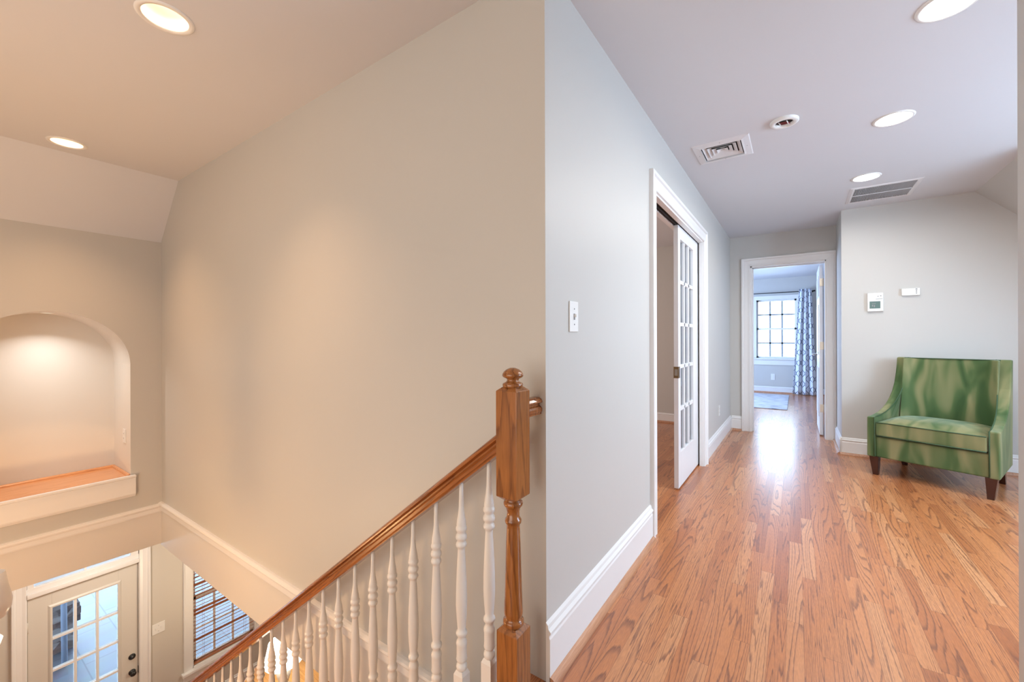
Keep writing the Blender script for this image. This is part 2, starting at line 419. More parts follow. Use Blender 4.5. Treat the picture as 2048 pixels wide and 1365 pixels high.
# entrance wall, ground floor
DY0, DY1, DZ1 = 0.607, 1.396, -1.228
TZ0, TZ1 = -1.138, -0.80
WY0, WY1, WZ0, WZ1 = 1.880, 2.575, -2.70, -1.12
wall('wall_entrance', [(XD - .12, XD, YS, DY0, ZG, ZB), (XD - .12, XD, DY1, WY0, ZG, ZB), (XD - .12, XD, WY1, 6.2, ZG, ZB),
                       (XD - .12, XD, DY0, DY1, TZ1, ZB), (XD - .12, XD, DY0, DY1, DZ1, TZ0 - .03), (XD - .12, XD, WY0, WY1, ZG, WZ0), (XD - .12, XD, WY0, WY1, WZ1, ZB)], 
     plain('entrance_paint', (0.60, 0.565, 0.51), 0.5, var=0.01))
wall('wall_ground_back', [(XD, 3.0, 6.0, 6.12, ZG, ZB), (0.5, 0.62, YS, 6.0, ZG, ZB)])

# ------------------------------------------------------------------ trim
BASEP = [(0, 0), (0.016, 0), (0.016, 0.128), (0.013, 0.134), (0.013, 0.140), (0.019, 0.146), (0.019, 0.150), (0.010, 0.158), (0.008, 0.168), (0, 0.176)]
SHOEP = [(0.014, 0)] + [(0.016 + 0.022 * math.cos(PI / 2 * k / 6), 0.024 * math.sin(PI / 2 * k / 6)) for k in range(7)] + [(0.014, 0.024)]
def baseboard(name, p0, p1, nrm, z=0.0, h=1.0, shoe=True, shoe_mat=None):
    p0 = Vector((*p0, 0)); p1 = Vector((*p1, 0)); d = (p1 - p0); ln = d.length; d.normalize(); n = Vector((*nrm, 0))
    fn = lambda u, v, w: p0 + d * w + n * u + Vector((0, 0, z + v))
    m = MB(); m.prism([(u, v * h) for u, v in BASEP], fn, 0, ln); o = struct(m.done(name, TRIM))
    if shoe:
        m = MB(); m.prism(SHOEP, fn, 0, ln); m.done('shoe_moulding', shoe_mat or OAKSHOE, o)
    return o
baseboard('baseboard_left', (XL, YA - .004), (XL, O1a - .10), (1, 0), h=1.18)
baseboard('baseboard_left_far', (XL, O1b + .105), (XL, YE), (1, 0), h=1.05)
baseboard('baseboard_end', (XL + .016, YE), (E0 - .10, YE), (0, -1), h=1.05)
baseboard('baseboard_right', (XR, YC - .016), (XR, YE), (-1, 0), h=1.0)
baseboard('baseboard_chair_wall', (XR - .016, YC), (3.0, YC), (0, -1), h=1.0)
baseboard('baseboard_bedroom', (-3.0, YB), (1.7, YB), (0, -1), h=.75)
baseboard('baseboard_side_room', (-4.4, YE), (XW, YE), (0, -1), h=.75)
baseboard('baseboard_entrance', (XD, DY1 + .1), (XD, 6.0), (1, 0), z=ZG, h=1.0)
baseboard('baseboard_entrance_left', (XD, YS), (XD, DY0 - .1), (1, 0), z=ZG, h=1.0)

CASP = [(0.0, 0), (0.0, 0.012), (0.006, 0.016), (0.030, 0.013), (0.060, 0.016), (0.072, 0.016), (0.078, 0.026), (0.096, 0.028), (0.100, 0.024), (0.100, 0)]
def door_casing(a0, a1, z0, zt, fn, parent, w=0.1, wr=None, mat=TRIM):
    pr = [(t * w / .1, h) for t, h in CASP]
    m = MB(); k = (wr / w) if wr else 1.0
    m.casing(pr, [(a0, z0, -1, 0), (a0, zt, -1, 1), (a1, zt, k, 1), (a1, z0, k, 0)], fn)
    return m.done('casing', mat, parent)

# door_1: french pocket door, half out of its pocket
d1 = struct(empty('door_1', (-0.777, 3.78, 0)), 'white glazed pocket door half slid out of the left wall')
door_casing(O1a, O1b, 0, O1h, lambda a, z, h: (XL + h, a, z), d1)
m = MB()
m.box(-.746, XL - .0, O1a, O1a + .018, 0, O1h); m.box(-.834, -.802, O1a, O1a + .018, 0, O1h); m.box(-.802, -.746, O1a, O1a + .008, 0, O1h)
m.box(-.746, XL, O1b - .012, O1b, 0, O1h); m.box(-.834, -.802, O1b - .012, O1b, 0, O1h)
m.box(-.750, XL, O1a, O1b, O1h - .014, O1h); m.box(-.834, -.798, O1a, O1b, O1h - .014, O1h)
m.done('jamb', TRIM, d1)
m = MB(); m.box(-.7985, -.7495, O1a + .02, O1b, O1h - .004, O1h + .004)
m.tube([(-.776, O1a + .02, O1h - .008), (-.776, 3.45, O1h - .008)], .006)
m.done('track', DARK, d1)
LY0, LY1, LX0, LX1 = 3.392, 4.30, -.794, -.759
def lite_panel(mb, glmb, ax, a0, a1, z0, z1, zr0, zr1, ar0, ar1, cols, rows, x0, x1, mun=.020, fnx=None):
    """glazed door: stiles and rails around a grid of lites; a = coordinate along the door"""
    P = fnx
    P(mb, a0, ar0, z0, z1, x0, x1); P(mb, ar1, a1, z0, z1, x0, x1)
    P(mb, ar0, ar1, z0, zr0, x0, x1); P(mb, ar0, ar1, zr1, z1, x0, x1)
    ins = (x1 - x0) * .12
    for c in range(1, cols):
        a = ar0 + (ar1 - ar0) * c / cols; P(mb, a - mun / 2, a + mun / 2, zr0, zr1, x0 + ins, x1 - ins)
    for r in range(1, rows):
        z = zr0 + (zr1 - zr0) * r / rows; P(mb, ar0, ar1, z - mun / 2, z + mun / 2, x0 + ins, x1 - ins)
    xm = (x0 + x1) / 2; P(glmb, ar0, ar1, zr0, zr1, xm - .002, xm + .002)
pY = lambda mb, a0, a1, z0, z1, x0, x1: mb.box(x0, x1, a0, a1, z0, z1)
mb, gm = MB(), MB()
lite_panel(mb, gm, 'y', LY0, LY1, .012, 2.075, .285, 1.975, LY0 + .075, 3.955, 3, 5, LX0, LX1, .03, pY)
leaf = mb.done('door_leaf', DOORW, d1, bevel=.002)
gm.done('pane', GLASS, leaf)
m = MB(); m.box(LX0 - .002, LX1 + .0015, LY0 - .002, LY0 + .045, .875, .965); m.done('latch', BRASS, leaf, bevel=.001)
m = MB(); m.box(LX0 + .006, LX1 - .006, LY0 - .004, LY0, .895, .945); m.lathe([(.006, 0), (.006, .003)], (LX0 + .017, LY0 - .006, .92), 12, 'Y'); m.done('latch_pull', STEEL, leaf)

# door_2: end door, open into the bedroom
d2 = struct(empty('door_2', (0.0, YE + .06, 0)), 'white end door standing open into the bedroom')
door_casing(E0, E1, 0, EH, lambda a, z, h: (a, YE - h, z), d2, .1, .092)
door_casing(E0, E1, 0, EH, lambda a, z, h: (a, YE + .12 + h, z), d2, .08)
m = MB(); m.box(E0, E0 + .018, YE - .002, YE + .122, 0, EH); m.box(E1 - .012, E1, YE - .002, YE + .122, 0, EH); m.box(E0, E1, YE - .002, YE + .122, EH - .016, EH)
m.box(E0 + .018, E0 + .03, YE + .06, YE + .09, 0, EH); m.box(E0, E1, YE + .06, YE + .09, EH - .028, EH - .014)
m.done('jamb', TRIM, d2, bevel=.001)
m = MB(); dx0, dx1, dy0, dy1 = .228, .263, YE + .20, YE + .96
m.box(dx0, dx1, dy0, dy1, .012, 2.078)
leaf = m.done('door_leaf', DOORW, d2, bevel=.002)
for (pa, pb, za, zb) in [(.10, .35, .22, .82), (.41, .66, .22, .82), (.10, .35, .98, 1.60), (.41, .66, .98, 1.60), (.10, .35, 1.70, 1.95), (.41, .66, 1.70, 1.95)]:
    m = MB(); fn = lambda a, z, h: (dx0 - h, dy0 + a, z)
    m.casing([(0, -.001), (0, .006), (.012, .002), (.012, -.001)], [(pa, za, 1, 1), (pb, za, -1, 1), (pb, zb, -1, -1), (pa, zb, 1, -1)], fn, closed=True)
    m.prism([(pa + .03, za + .03), (pb - .03, za + .03), (pb - .03, zb - .03), (pa + .03, zb - .03)], fn, -.001, .004)
    m.done('panel', DOORW, leaf)
for hz in (.335, 1.093, 1.863):
    m = MB(); m.box(dx0 + .004, dx1 + .004, dy0 - .003, dy0 + .001, hz - .047, hz + .047); m.lathe([(.006, -.047), (.006, .047)], (dx1 + .010, dy0 - .006, hz), 12)
    m.done('hinge', HINGE, leaf, bevel=.001)
m = MB(); m.lathe([(.026, 0), (.026, .006), (.010, .010), (.010, .045)], (0, 0, 0), 20, 'X')
for v in m.bm.verts: v.co = Vector((dx0 - v.co.x, dy1 - .07 + v.co.y, .97 + v.co.z))
m.tube([(dx0 - .045, dy1 - .07, .97), (dx0 - .05, dy1 - .11, .972), (dx0 - .048, dy1 - .18, .965)], .008)
m.done('handle', STEEL, leaf)

# ------------------------------------------------------------------ band of trim around the stairwell
BAND = [(0, -.285), (.012, -.285), (.016, -.275), (.016, -.245), (.022, -.238), (.026, -.228), (.024, -.218), (.012, -.212), (0, -.210)]
BAND = [(u, v - .028) for u, v in BAND]
m = MB(); m.prism(BAND, lambda u, v, w: (w, YA - u, v + .012), XN, -0.80); struct(m.done('trim_1', TRIM), 'white ledge moulding along the stair wall')
m = MB(); m.prism(BAND, lambda u, v, w: (XN + u, w, v - .0), YS, YA); struct(m.done('trim_2', TRIM), 'white ledge moulding below the niche')
FASC = plain('fascia_paint', (0.70, 0.675, 0.64), 0.3, var=0.01)
m = MB(); m.box(XN, -0.80, YA - .006, YA + .001, ZB - .002, -.30); struct(m.done('trim_3', FASC), 'cream fascia under the stair wall')
m = MB(); m.box(XN - .001, XN + .006, YS, YA, ZBN - .002, -.31); struct(m.done('trim_4', FASC), 'cream fascia under the niche wall')

# niche ledge
ns = thing(empty('niche_shelf', (XN, NY, 0)), 'white shelf board with oak top at the foot of the arched niche', 'shelf')
m = MB()
m.prism([(0, -.118), (.014, -.118), (.018, -.108), (.026, -.104), (.030, -.092), (.030, .040), (.040, .046), (.040, .060), (0, .060)], lambda u, v, w: (XN + u, w, v - .002), NY - NW - .035, NY + NW + .027)
m.done('apron', TRIM, ns, bevel=.001)
m = MB(); m.box(XN - ND + .001, XN - .001, NY - NW + .001, NY + NW - .001, NZ0 + .0, NZ0 + .012); m.done('shelf_top', OAKTOP, ns)
qr = [(0, 0)] + [(.018 * math.cos(PI / 2 * k / 6), .018 * math.sin(PI / 2 * k / 6)) for k in range(7)]
m = MB(); m.prism(qr, lambda u, v, w: (XN - ND + .001 + u, w, NZ0 + .012 + v), NY - NW + .001, NY + NW - .001)
m.prism(qr, lambda u, v, w: (w, NY + NW - .001 - u, NZ0 + .012 + v), XN - ND + .001, XN - .01)
m.done('quarter_round', OAKTOP, ns)
# puck light of the niche
pk = thing(empty('niche_light', (XN - .22, NY + .01, NS + NR - .006)), 'small round puck light at the top of the arched niche', 'light')
m = MB(); m.lathe([(.040, 0), (.040, -.006), (.030, -.009), (.030, -.004)], (XN - .22, NY + .01, NS + NR + .001), 28, caps=False); m.done('trim_ring', PLASTIC, pk)
m = MB(); m.lathe([(.0, -.0045), (.030, -.0045)], (XN - .22, NY + .01, NS + NR), 28, caps=False); m.done('lens', LENS_S, pk)
l = area('niche_puck_lamp', (XN - .20, NY + .01, NS + NR - .02), (0, 0, 0), .05, .05, 2.8, (1.0, .97, .94), 'DISK', math.radians(125))

# ------------------------------------------------------------------ recessed lights
def can(cx, cy, depth, lens_r, lens_mat, power, color, label, i, z=ZC, spread=None):
    t = thing(empty('recessed_light', (cx, cy, z)), label, 'ceiling light', 'recessed ceiling lights')
    m = MB(); m.lathe([(CAN_R - .004, .003), (CAN_R - .002, -.004), (CAN_R + .012, -.006), (CAN_R + .018, -.001), (CAN_R + .018, .0005)], (cx, cy, z), 48, caps=False)
    m.done('trim_ring', PLASTIC, t)
    m = MB(); m.lathe([(CAN_R - .003, .0), (lens_r + .002, depth), (0.0, depth + .001)], (cx, cy, z), 48, caps=False); m.done('baffle', BAFFLE, t)
    m = MB(); m.lathe([(0.0, depth - .012), (lens_r * .8, depth - .011), (lens_r, depth - .003)], (cx, cy, z), 40, caps=False); m.done('lens', lens_mat, t)
    area('recessed_lamp', (cx, cy, z + depth - .016), (0, 0, 0), lens_r * 1.7, lens_r * 1.7, power, color, 'DISK', spread)
hl = ['round recessed ceiling light second nearest, beside the smoke detector base', 'farthest round recessed light, beside the long return air grille', 'nearest hall recessed ceiling light at the top right corner']
for i, (cx, cy) in enumerate(HALL_CANS): can(cx, cy, .022, .070, LENS_H, P_HALL, NEUT, hl[i], i)
sl = ['far stairwell recessed light close to the sloped ceiling', 'near stairwell recessed light with a deep glowing reflector']
for i, (cx, cy) in enumerate(STAIR_CANS): can(cx, cy, .085, .052, LENS_S, P_STAIR, WARM, sl[i], i, spread=math.radians(95))
# unseen fill lights added under the ground-floor ceiling, with no fixtures
area('ground_fill_light', (-5.2, 1.0, ZB - .02), (0, 0, 0), .3, .3, P_GROUND, WARM2, 'DISK')
area('ground_fill_light', (-4.7, 3.0, ZB - .02), (0, 0, 0), .3, .3, P_GROUND, WARM2, 'DISK')

# ------------------------------------------------------------------ ceiling vents, smoke detector base
def duct_box(x0, x1, y0, y1, h_, par):
    m = MB(); z1 = ZC + h_
    m.quad((x0, y0, z1), (x1, y0, z1), (x1, y1, z1), (x0, y1, z1))
    for a, b_ in (((x0, y0), (x1, y0)), ((x1, y0), (x1, y1)), ((x1, y1), (x0, y1)), ((x0, y1), (x0, y0))):
        m.quad((*a, ZC), (*b_, ZC), (*b_, z1), (*a, z1))
    return m.done('duct', DUCT, par)
v = thing(empty('ceiling_vent', (-.418, 3.185, ZC)), 'square white stepped air diffuser on the hall ceiling near the pocket door', 'vent')
cx, cy, hs = -.418, 3.188, .172
m = MB(); m.casing([(0, 0), (0, -.012), (.012, -.008), (.045, -.005), (.050, 0)], [(cx - hs + .05, cy - hs + .05, -1, -1), (cx + hs - .05, cy - hs + .05, 1, -1), (cx + hs - .05, cy + hs - .05, 1, 1), (cx - hs + .05, cy + hs - .05, -1, 1)],
                  lambda a, b_, h: (a, b_, ZC + h), closed=True)
m.done('frame', VENTM, v)
for k in range(4):
    r0 = .112 - k * .027
    m = MB(); m.casing([(0, .008), (.0015, .0095), (.0205, -.001), (.0228, -.003), (.0228, -.005), (.0195, -.004)],
                       [(cx - r0 + .02, cy - r0 + .02, -1, -1), (cx + r0 - .02, cy - r0 + .02, 1, -1), (cx + r0 - .02, cy + r0 - .02, 1, 1), (cx - r0 + .02, cy + r0 - .02, -1, 1)],
                       lambda a, b_, h: (a, b_, ZC + h), closed=True)
    m.done('louvre', VENTM, v)
m = MB(); m.box(cx - .012, cx + .012, cy - .012, cy + .012, ZC + .010, ZC + .014); m.done('centre_plate', VENTM, v)
duct_box(cx - .122, cx + .122, cy - .122, cy + .122, .12, v)
for a, b_ in ((-1, 0), (1, 0), (0, -1), (0, 1)):
    m = MB(); m.lathe([(.004, 0), (.0, -.003)], (cx + a * .147, cy + b_ * .147, ZC - .006), 8); m.done('screw', INK, v)

v = thing(empty('return_grille', (.622, 4.91, ZC)), 'long white louvred return air grille on the ceiling by the chair wall', 'vent')
gx0, gx1, gy0, gy1 = .390, .860, 4.655, 5.155
m = MB(); m.casing([(0, 0), (0, -.006), (.012, -.008), (.030, -.004), (.034, 0)], [(gx0 + .034, gy0 + .034, -1, -1), (gx1 - .034, gy0 + .034, 1, -1), (gx1 - .034, gy1 - .034, 1, 1), (gx0 + .034, gy1 - .034, -1, 1)],
                  lambda a, b_, h: (a, b_, ZC + h), closed=True)
ym = (gy0 + gy1) / 2; m.box(gx0 + .03, gx1 - .03, ym - .006, ym + .006, ZC - .0075, ZC - .002)
m.done('frame', VENTM, v)
duct_box(gx0 + .034, gx1 - .034, gy0 + .034, gy1 - .034, .12, v)
nsl = 34
proto = None
for k in range(nsl):
    x = gx0 + .038 + (gx1 - gx0 - .076) * k / (nsl - 1)
    if proto is None:
        m = MB(); m.prism([(-.0020, .0060), (-.0010, .0060), (.0034, -.0055), (.0022, -.0060)], lambda u, vv, ww: (u, ww, vv), gy0 + .034 - ym, gy1 - .034 - ym)
        proto = m.done('slat', VENTM, v, local=True); o = proto
    else:
        o = proto.copy(); COL.objects.link(o); o.parent = v
    o.location = (x - v.location.x, ym - v.location.y, 0)

v = thing(empty('smoke_detector_base', (-.058, 2.975, ZC)), 'round white smoke detector base with exposed red wires on the ceiling', 'smoke detector')
m = MB(); m.lathe([(.074, 0), (.074, -.010), (.066, -.016), (.052, -.017), (.046, -.010), (.044, -.001)], (-.058, 2.975, ZC), 40, caps=False); m.done('ring', PLASTIC, v)
m = MB(); m.lathe([(0, -.002), (.045, -.002)], (-.058, 2.975, ZC), 32, caps=False); m.done('opening', DARK, v)
m = MB(); m.tube([(-.09, 2.97, ZC - .006), (-.07, 2.955, ZC - .016), (-.045, 2.965, ZC - .012), (-.03, 2.985, ZC - .016)], .003, 6)
m.tube([(-.08, 2.99, ZC - .006), (-.06, 2.98, ZC - .014), (-.04, 2.99, ZC - .010)], .003, 6); m.done('wire', WIRE, v)
m = MB(); m.tube([(-.085, 2.955, ZC - .012), (-.075, 3.0, ZC - .014)], .003, 6); m.tube([(-.045, 2.945, ZC - .014), (-.035, 3.0, ZC - .014)], .003, 6); m.done('bracket', PLASTIC, v)

# ------------------------------------------------------------------ wall plates
def plate(name, label, cat, fn, a0, a1, z0, z1, kind, loc):
    t = thing(empty(name, loc), label, cat)
    m = MB(); m.prism([(a0, z0), (a1, z0), (a1, z1), (a0, z1)], fn, 0, .006); m.done('plate', PLASTIC, t, bevel=.0025)
    ac = (a0 + a1) / 2; zc = (z0 + z1) / 2
    if kind == 'switch':
        m = MB(); m.prism([(ac - .005, zc - .012), (ac + .005, zc - .012), (ac + .005, zc + .012), (ac - .005, zc + .012)], fn, .006, .0075); m.done('slot', INK, t)
        m = MB(); m.prism([(ac - .0035, zc - .002), (ac + .0035, zc - .002), (ac + .0035, zc + .009), (ac - .0035, zc + .009)], fn, .006, .016); m.done('toggle', PLASTIC, t)
    if kind == 'double':
        for s_ in (-1, 1):
            c = ac + s_ * (a1 - a0) * .2
            m = MB(); m.prism([(c - .005, zc - .012), (c + .005, zc - .012), (c + .005, zc + .012), (c - .005, zc + .012)], fn, .006, .0105); m.done('toggle', PLASTIC, t)
    if kind == 'outlet':
        for s_ in (-1, 1):
            c = zc + s_ * .020
            m = MB(); m.prism([(ac - .015, c - .014), (ac + .015, c - .014), (ac + .015, c + .014), (ac - .015, c + .014)], fn, .006, .008); so = m.done('socket', PLASTIC, t, bevel=.001)
            m = MB()
            for d_ in (-.006, .006): m.prism([(ac + d_ - .001, c - .004), (ac + d_ + .001, c - .004), (ac + d_ + .001, c + .005), (ac + d_ - .001, c + .005)], fn, .0075, .0085)
            m.done('slot', INK, so)
    if kind in ('switch', 'double'):
        for s_ in (-1, 1):
            m = MB(); m.prism([(ac + .003 * math.cos(a), zc + s_ * .030 + .003 * math.sin(a)) for a in [2 * PI * k / 8 for k in range(8)]], fn, .006, .0072); m.done('screw', INK, t)
    return t
plate('light_switch', 'white toggle switch plate near the wall corner above the newel', 'switch', lambda a, z, h: (XL + h, a, z), 1.418, 1.491, 1.212, 1.330, 'switch', (XL, 1.455, 1.27))
plate('wall_outlet', 'white outlet low on the hall wall beyond the pocket door', 'outlet', lambda a, z, h: (XL + h, a, z), 5.06, 5.13, .325, .44, 'outlet', (XL, 5.1, .38))
plate('wall_outlet', 'white outlet under the bedroom window', 'outlet', lambda a, z, h: (a, YB - h, z), -.462, -.389, .275, .41, 'outlet', (-.425, YB, .34))
plate('wall_outlet', 'white outlet inside the right side of the arched niche', 'outlet', lambda a, z, h: (a, NY + NW - h, z), -4.785, -4.715, .305, .425, 'outlet', (-4.75, NY + NW, .36))
plate('light_switch', 'double white switch plate between the front door and the blind window', 'switch', lambda a, z, h: (XD + h, a, z), 1.507, 1.622, -2.10, -1.985, 'double', (XD, 1.565, -2.04))

t = thing(empty('thermostat', (.637, YC, 1.54)), 'white wall thermostat with grey green screen left of the small sensor', 'thermostat')
m = MB(); m.box(.578, .696, YC - .026, YC, 1.447, 1.628); m.done('body', PLASTIC, t, bevel=.004)
m = MB(); m.box(.594, .674, YC - .028, YC - .025, 1.475, 1.545); m.done('screen', SCREEN, t)
m = MB(); m.box(.612, .640, YC - .0288, YC - .0278, 1.521, 1.526); m.box(.626, .634, YC - .0288, YC - .0278, 1.488, 1.510); m.box(.612, .620, YC - .0288, YC - .0278, 1.495, 1.512); m.done('digits', INK, t)
m = MB(); m.box(.640, .690, YC - .028, YC - .025, 1.566, 1.570); m.box(.652, .662, YC - .028, YC - .025, 1.590, 1.596); m.box(.672, .682, YC - .028, YC - .025, 1.592, 1.600); m.done('buttons', INK, t)
t = thing(empty('wall_sensor', (.89, YC, 1.62)), 'small flat white sensor box right of the thermostat', 'sensor')
m = MB(); m.box(.828, .955, YC - .024, YC, 1.588, 1.655); m.done('body', PLASTIC, t, bevel=.003)
m = MB(); m.box(.836, .920, YC - .026, YC - .023, 1.594, 1.640); m.done('cover', plain('sensor_cover', (.86, .84, .85), .4), t, bevel=.001)
m = MB(); m.box(.926, .934, YC - .0265, YC - .023, 1.604, 1.612); m.box(.926, .934, YC - .0265, YC - .023, 1.622, 1.632); m.box(.924, .936, YC - .0265, YC - .023, 1.640, 1.650); m.done('buttons', INK, t)

# ------------------------------------------------------------------ stair railing
SL = 0.774; NX, NYc, NWd = -0.7525, 1.097, .0785
rail = thing(empty('stair_railing', (NX, NYc, 0)), 'stained oak handrail with newel post and white turned balusters beside the stair', 'railing')
nb = MB(); h = NWd / 2
def chamfer_block(mb, z0, z1, c0, c1, w=NWd, cx=NX, cy=NYc, ch=.012):
    """square block; c0/c1: pyramid chamfer at bottom/top"""
    rows = []
    zz = []
    if c0: zz.append((z0 - ch, w * .62))
    zz += [(z0, w), (z1, w)]
    if c1: zz.append((z1 + ch, w * .62))
    for z, ww in zz: rows.append([mb.bm.verts.new((cx + a * ww / 2, cy + b_ * ww / 2, z)) for a, b_ in ((-1, -1), (1, -1), (1, 1), (-1, 1))])
    for A, B in zip(rows, rows[1:]):
        for k in range(4): mb.bm.faces.new((A[k], A[(k + 1) % 4], B[(k + 1) % 4], B[k]))
    mb.bm.faces.new(rows[0][::-1]); mb.bm.faces.new(rows[-1])
chamfer_block(nb, 0, .256, False, True); chamfer_block(nb, .684, 1.020, True, True)
nb.lathe([(.026, .268), (.033, .272), (.034, .278), (.033, .285), (.028, .289), (.0265, .296), (.030, .303), (.0305, .312), (.0285, .36), (.026, .44), (.0235, .53), (.0215, .580), (.0215, .590), (.026, .596), (.0272, .602), (.026, .608),
          (.021, .614), (.0205, .632), (.024, .645), (.030, .652), (.0318, .658), (.030, .664), (.025, .668), (.025, .675)], (NX, NYc, 0), 40)
newel = nb.done('newel_post', OAKNEW, rail, bevel=.0015)
nb = MB(); nb.lathe([(.030, 1.030), (.0325, 1.033), (.0335, 1.038), (.032, 1.043), (.022, 1.048), (.0185, 1.053), (.0205, 1.058), (.030, 1.062), (.0345, 1.067), (.0335, 1.073), (.029, 1.081), (.020, 1.088), (.009, 1.0925), (0, 1.093)], (NX, NYc, 0), 40)
nb.done('finial', OAKNEW, newel)
hp = [(0, .058), (.014, .057), (.023, .053), (.028, .046), (.0285, .041), (.022, .038), (.0165, .035), (.0165, .029), (.022, .026), (.0275, .020), (.0275, .010), (.024, .004), (.024, 0)]
prof = hp + [(-u, v) for u, v in reversed(hp[1:])]
cs, sn = math.cos(math.atan(SL)), math.sin(math.atan(SL))
def zr(x): return .817 + SL * (x + .79)     # underside
x0r, x1r = NX - h + .002, -4.62
m = MB(); fn = lambda u, v, w: (x1r + w * cs * (1 if w < 1e9 else 1) - v * sn * 0, 1.1 + u, zr(x1r + w * cs) + v / cs)
m.prism(prof, fn, 0, (x0r - x1r) / cs, smooth=False)
m.done('handrail', OAKRAIL, rail)
m = MB(); m.prism(prof, lambda u, v, w: (NX + u * .95 - .002, w, .925 + v), NYc + h - .002, YA); m.lathe([(.045, 0), (.045, -.01), (.038, -.016)], (NX - .002, YA + .0, .955), 28, 'Y') if False else None
m.done('level_handrail', OAKRAIL, rail)
TP = [(.014, 0), (.0185, .006), (.0195, .013), (.0185, .020), (.013, .025), (.0125, .031), (.018, .035), (.0195, .040), (.018, .045), (.0185, .048), (.0178, .052), (.0178, .086), (.0188, .090), (.0195, .096), (.0180, .103), (.0135, .112),
      (.0140, .120), (.019, .126), (.0200, .131), (.019, .137), (.0140, .142), (.0155, .160), (.0180, .190), (.0200, .230), (.0196, .270), (.0180, .320), (.0150, .380), (.0125, .425), (.0130, .432), (.018, .436), (.0195, .442), (.018, .448),
      (.0145, .453), (.015, .459), (.019, .463), (.0202, .469), (.019, .476), (.0150, .482), (.0155, .488), (.019, .493), (.0198, .499), (.019, .504), (.0165, .508), (.0170, .514), (.0150, .530), (.0115, .550), (.0090, .575), (.0078, .61), (.0072, .690)]
def baluster_mesh(blk):
    b_ = MB(); w_ = .0405
    rows = [[b_.bm.verts.new((a * s_, c * s_, z)) for a, c in ((-1, -1), (1, -1), (1, 1), (-1, 1))] for s_, z in ((w_ / 2, -blk), (w_ / 2, -.012), (.014, .002))]
    for A, B in zip(rows, rows[1:]):
        for k in range(4): b_.bm.faces.new((A[k], A[(k + 1) % 4], B[(k + 1) % 4], B[k]))
    b_.bm.faces.new(rows[0][::-1]); b_.bm.faces.new(rows[-1])
    b_.lathe(TP, n=24)
    return b_
BALM = plain('baluster_paint', (0.74, 0.71, 0.67), 0.32, var=.01)
pr = [None, None]
for k in range(31):
    x = -.853 - .12375 * k; zt = .1145 - SL * .12375 * k; tz = -.1915 * (k // 2 + 1)
    if zt - tz > .5 or tz < ZG + .1: break
    i = k % 2
    if pr[i] is None:
        o = baluster_mesh(zt - tz).done('baluster', BALM, rail, local=True); pr[i] = o
    else:
        o = pr[i].copy(); COL.objects.link(o); o.parent = rail
    o.location = (x - NX, 1.1 - NYc, zt)

# stair (below the frame, seen from a step aside)
st = struct(empty('staircase', (-.80, .6, 0)), 'closed oak staircase down to the entrance')
m2 = MB(); m2.prism([(0, 0), (0, -.026)] + [(-0.03 - 0.013 * math.sin(PI * k / 8), -0.013 - 0.013 * math.cos(PI * k / 8)) for k in range(9)], lambda u, v, w: (-.80 + .03 + u, w, v + .0005), .12, 1.235)
m2.done('landing_nosing', OAKSHOE, st)
for k in range(17):
    zt = -.1915 * (k + 1); xa = -.80 - .2475 * k
    if k < 16:
        m2 = MB(); m2.box(xa - .2475 - .025, xa, .10, 1.16, zt - .028, zt); m2.done('tread', OAKTOP, st, bevel=.008)
    m2 = MB(); m2.box(xa - .012 + 0, xa + .006, .12, 1.14, zt + .0 if k < 16 else ZG, zt + .1915 - .028); m2.done('riser', TRIM, st)
m2 = MB()
pts = [(-.80, -.03), (-.80, -.36)] + [(-.80 - 16 * .2475 - .05, ZG)] + [(-.80 - 16 * .2475 - .0, ZG + .19)]
m2.prism(pts, lambda u, v, w: (u, w, v - .04), 1.128, 1.138); m2.prism(pts, lambda u, v, w: (u, w, v - .04), .122, .132)
m2.done('stringer', TRIM, st)

# ------------------------------------------------------------------ green slope-arm chair
O = Vector((.503, 4.735, 0)); ang = math.atan2(-.41026, .91197)
ch = thing(empty('armchair', O, ang), 'wide green velvet slope arm chair with dark tapered legs against the wall', 'chair')
def velvet(name):
    m, nt, p = new_mat(name)
    tc = N(nt, 'ShaderNodeTexCoord'); mp = N(nt, 'ShaderNodeMapping'); mp.inputs['Scale'].default_value = (9, 5, 2.2)
    mp.inputs['Rotation'].default_value = (0, .25, 0)
    L(nt, tc.outputs['Object'], mp.inputs[0])
    n1 = N(nt, 'ShaderNodeTexNoise'); n1.inputs['Scale'].default_value = 1; n1.inputs['Detail'].default_value = 1.5; n1.inputs['Distortion'].default_value = .6
    L(nt, mp.outputs[0], n1.inputs['Vector'])
    c = ramp(nt, n1.outputs[0], [(.33, (.045, .090, .030)), (.46, (.085, .135, .050)), (.55, (.16, .185, .080)), (.70, (.26, .25, .12))])
    L(nt, c, p.inputs['Base Color']); p.inputs['Roughness'].default_value = .75
    p.inputs['Sheen Weight'].default_value = .4; p.inputs['Sheen Roughness'].default_value = .35; p.inputs['Sheen Tint'].default_value = (.85, .95, .75, 1)
    p.inputs['Specular IOR Level'].default_value = .2
    n2 = N(nt, 'ShaderNodeTexNoise'); n2.inputs['Scale'].default_value = 120; L(nt, tc.outputs['Object'], n2.inputs['Vector'])
    b_ = N(nt, 'ShaderNodeBump'); b_.inputs['Strength'].default_value = .15; b_.inputs['Distance'].default_value = .002
    L(nt, n2.outputs[0], b_.inputs['Height']); L(nt, b_.outputs[0], p.inputs['Normal'])
    return m
VEL = velvet('green_velvet'); PIPE = plain('dark_green_piping', (.05, .10, .045), .7)
CW, CD = .765, .64
LEG_H = .158
def side_x(y): return .035 * (y / CD)          # body narrows to the back
armp = [(0.0, .500), (.06, .505), (.12, .512), (.20, .527), (.28, .552), (.36, .590), (.43, .640), (.49, .70), (.535, .775), (.565, .86), (.585, .94), (.595, 1.005)]
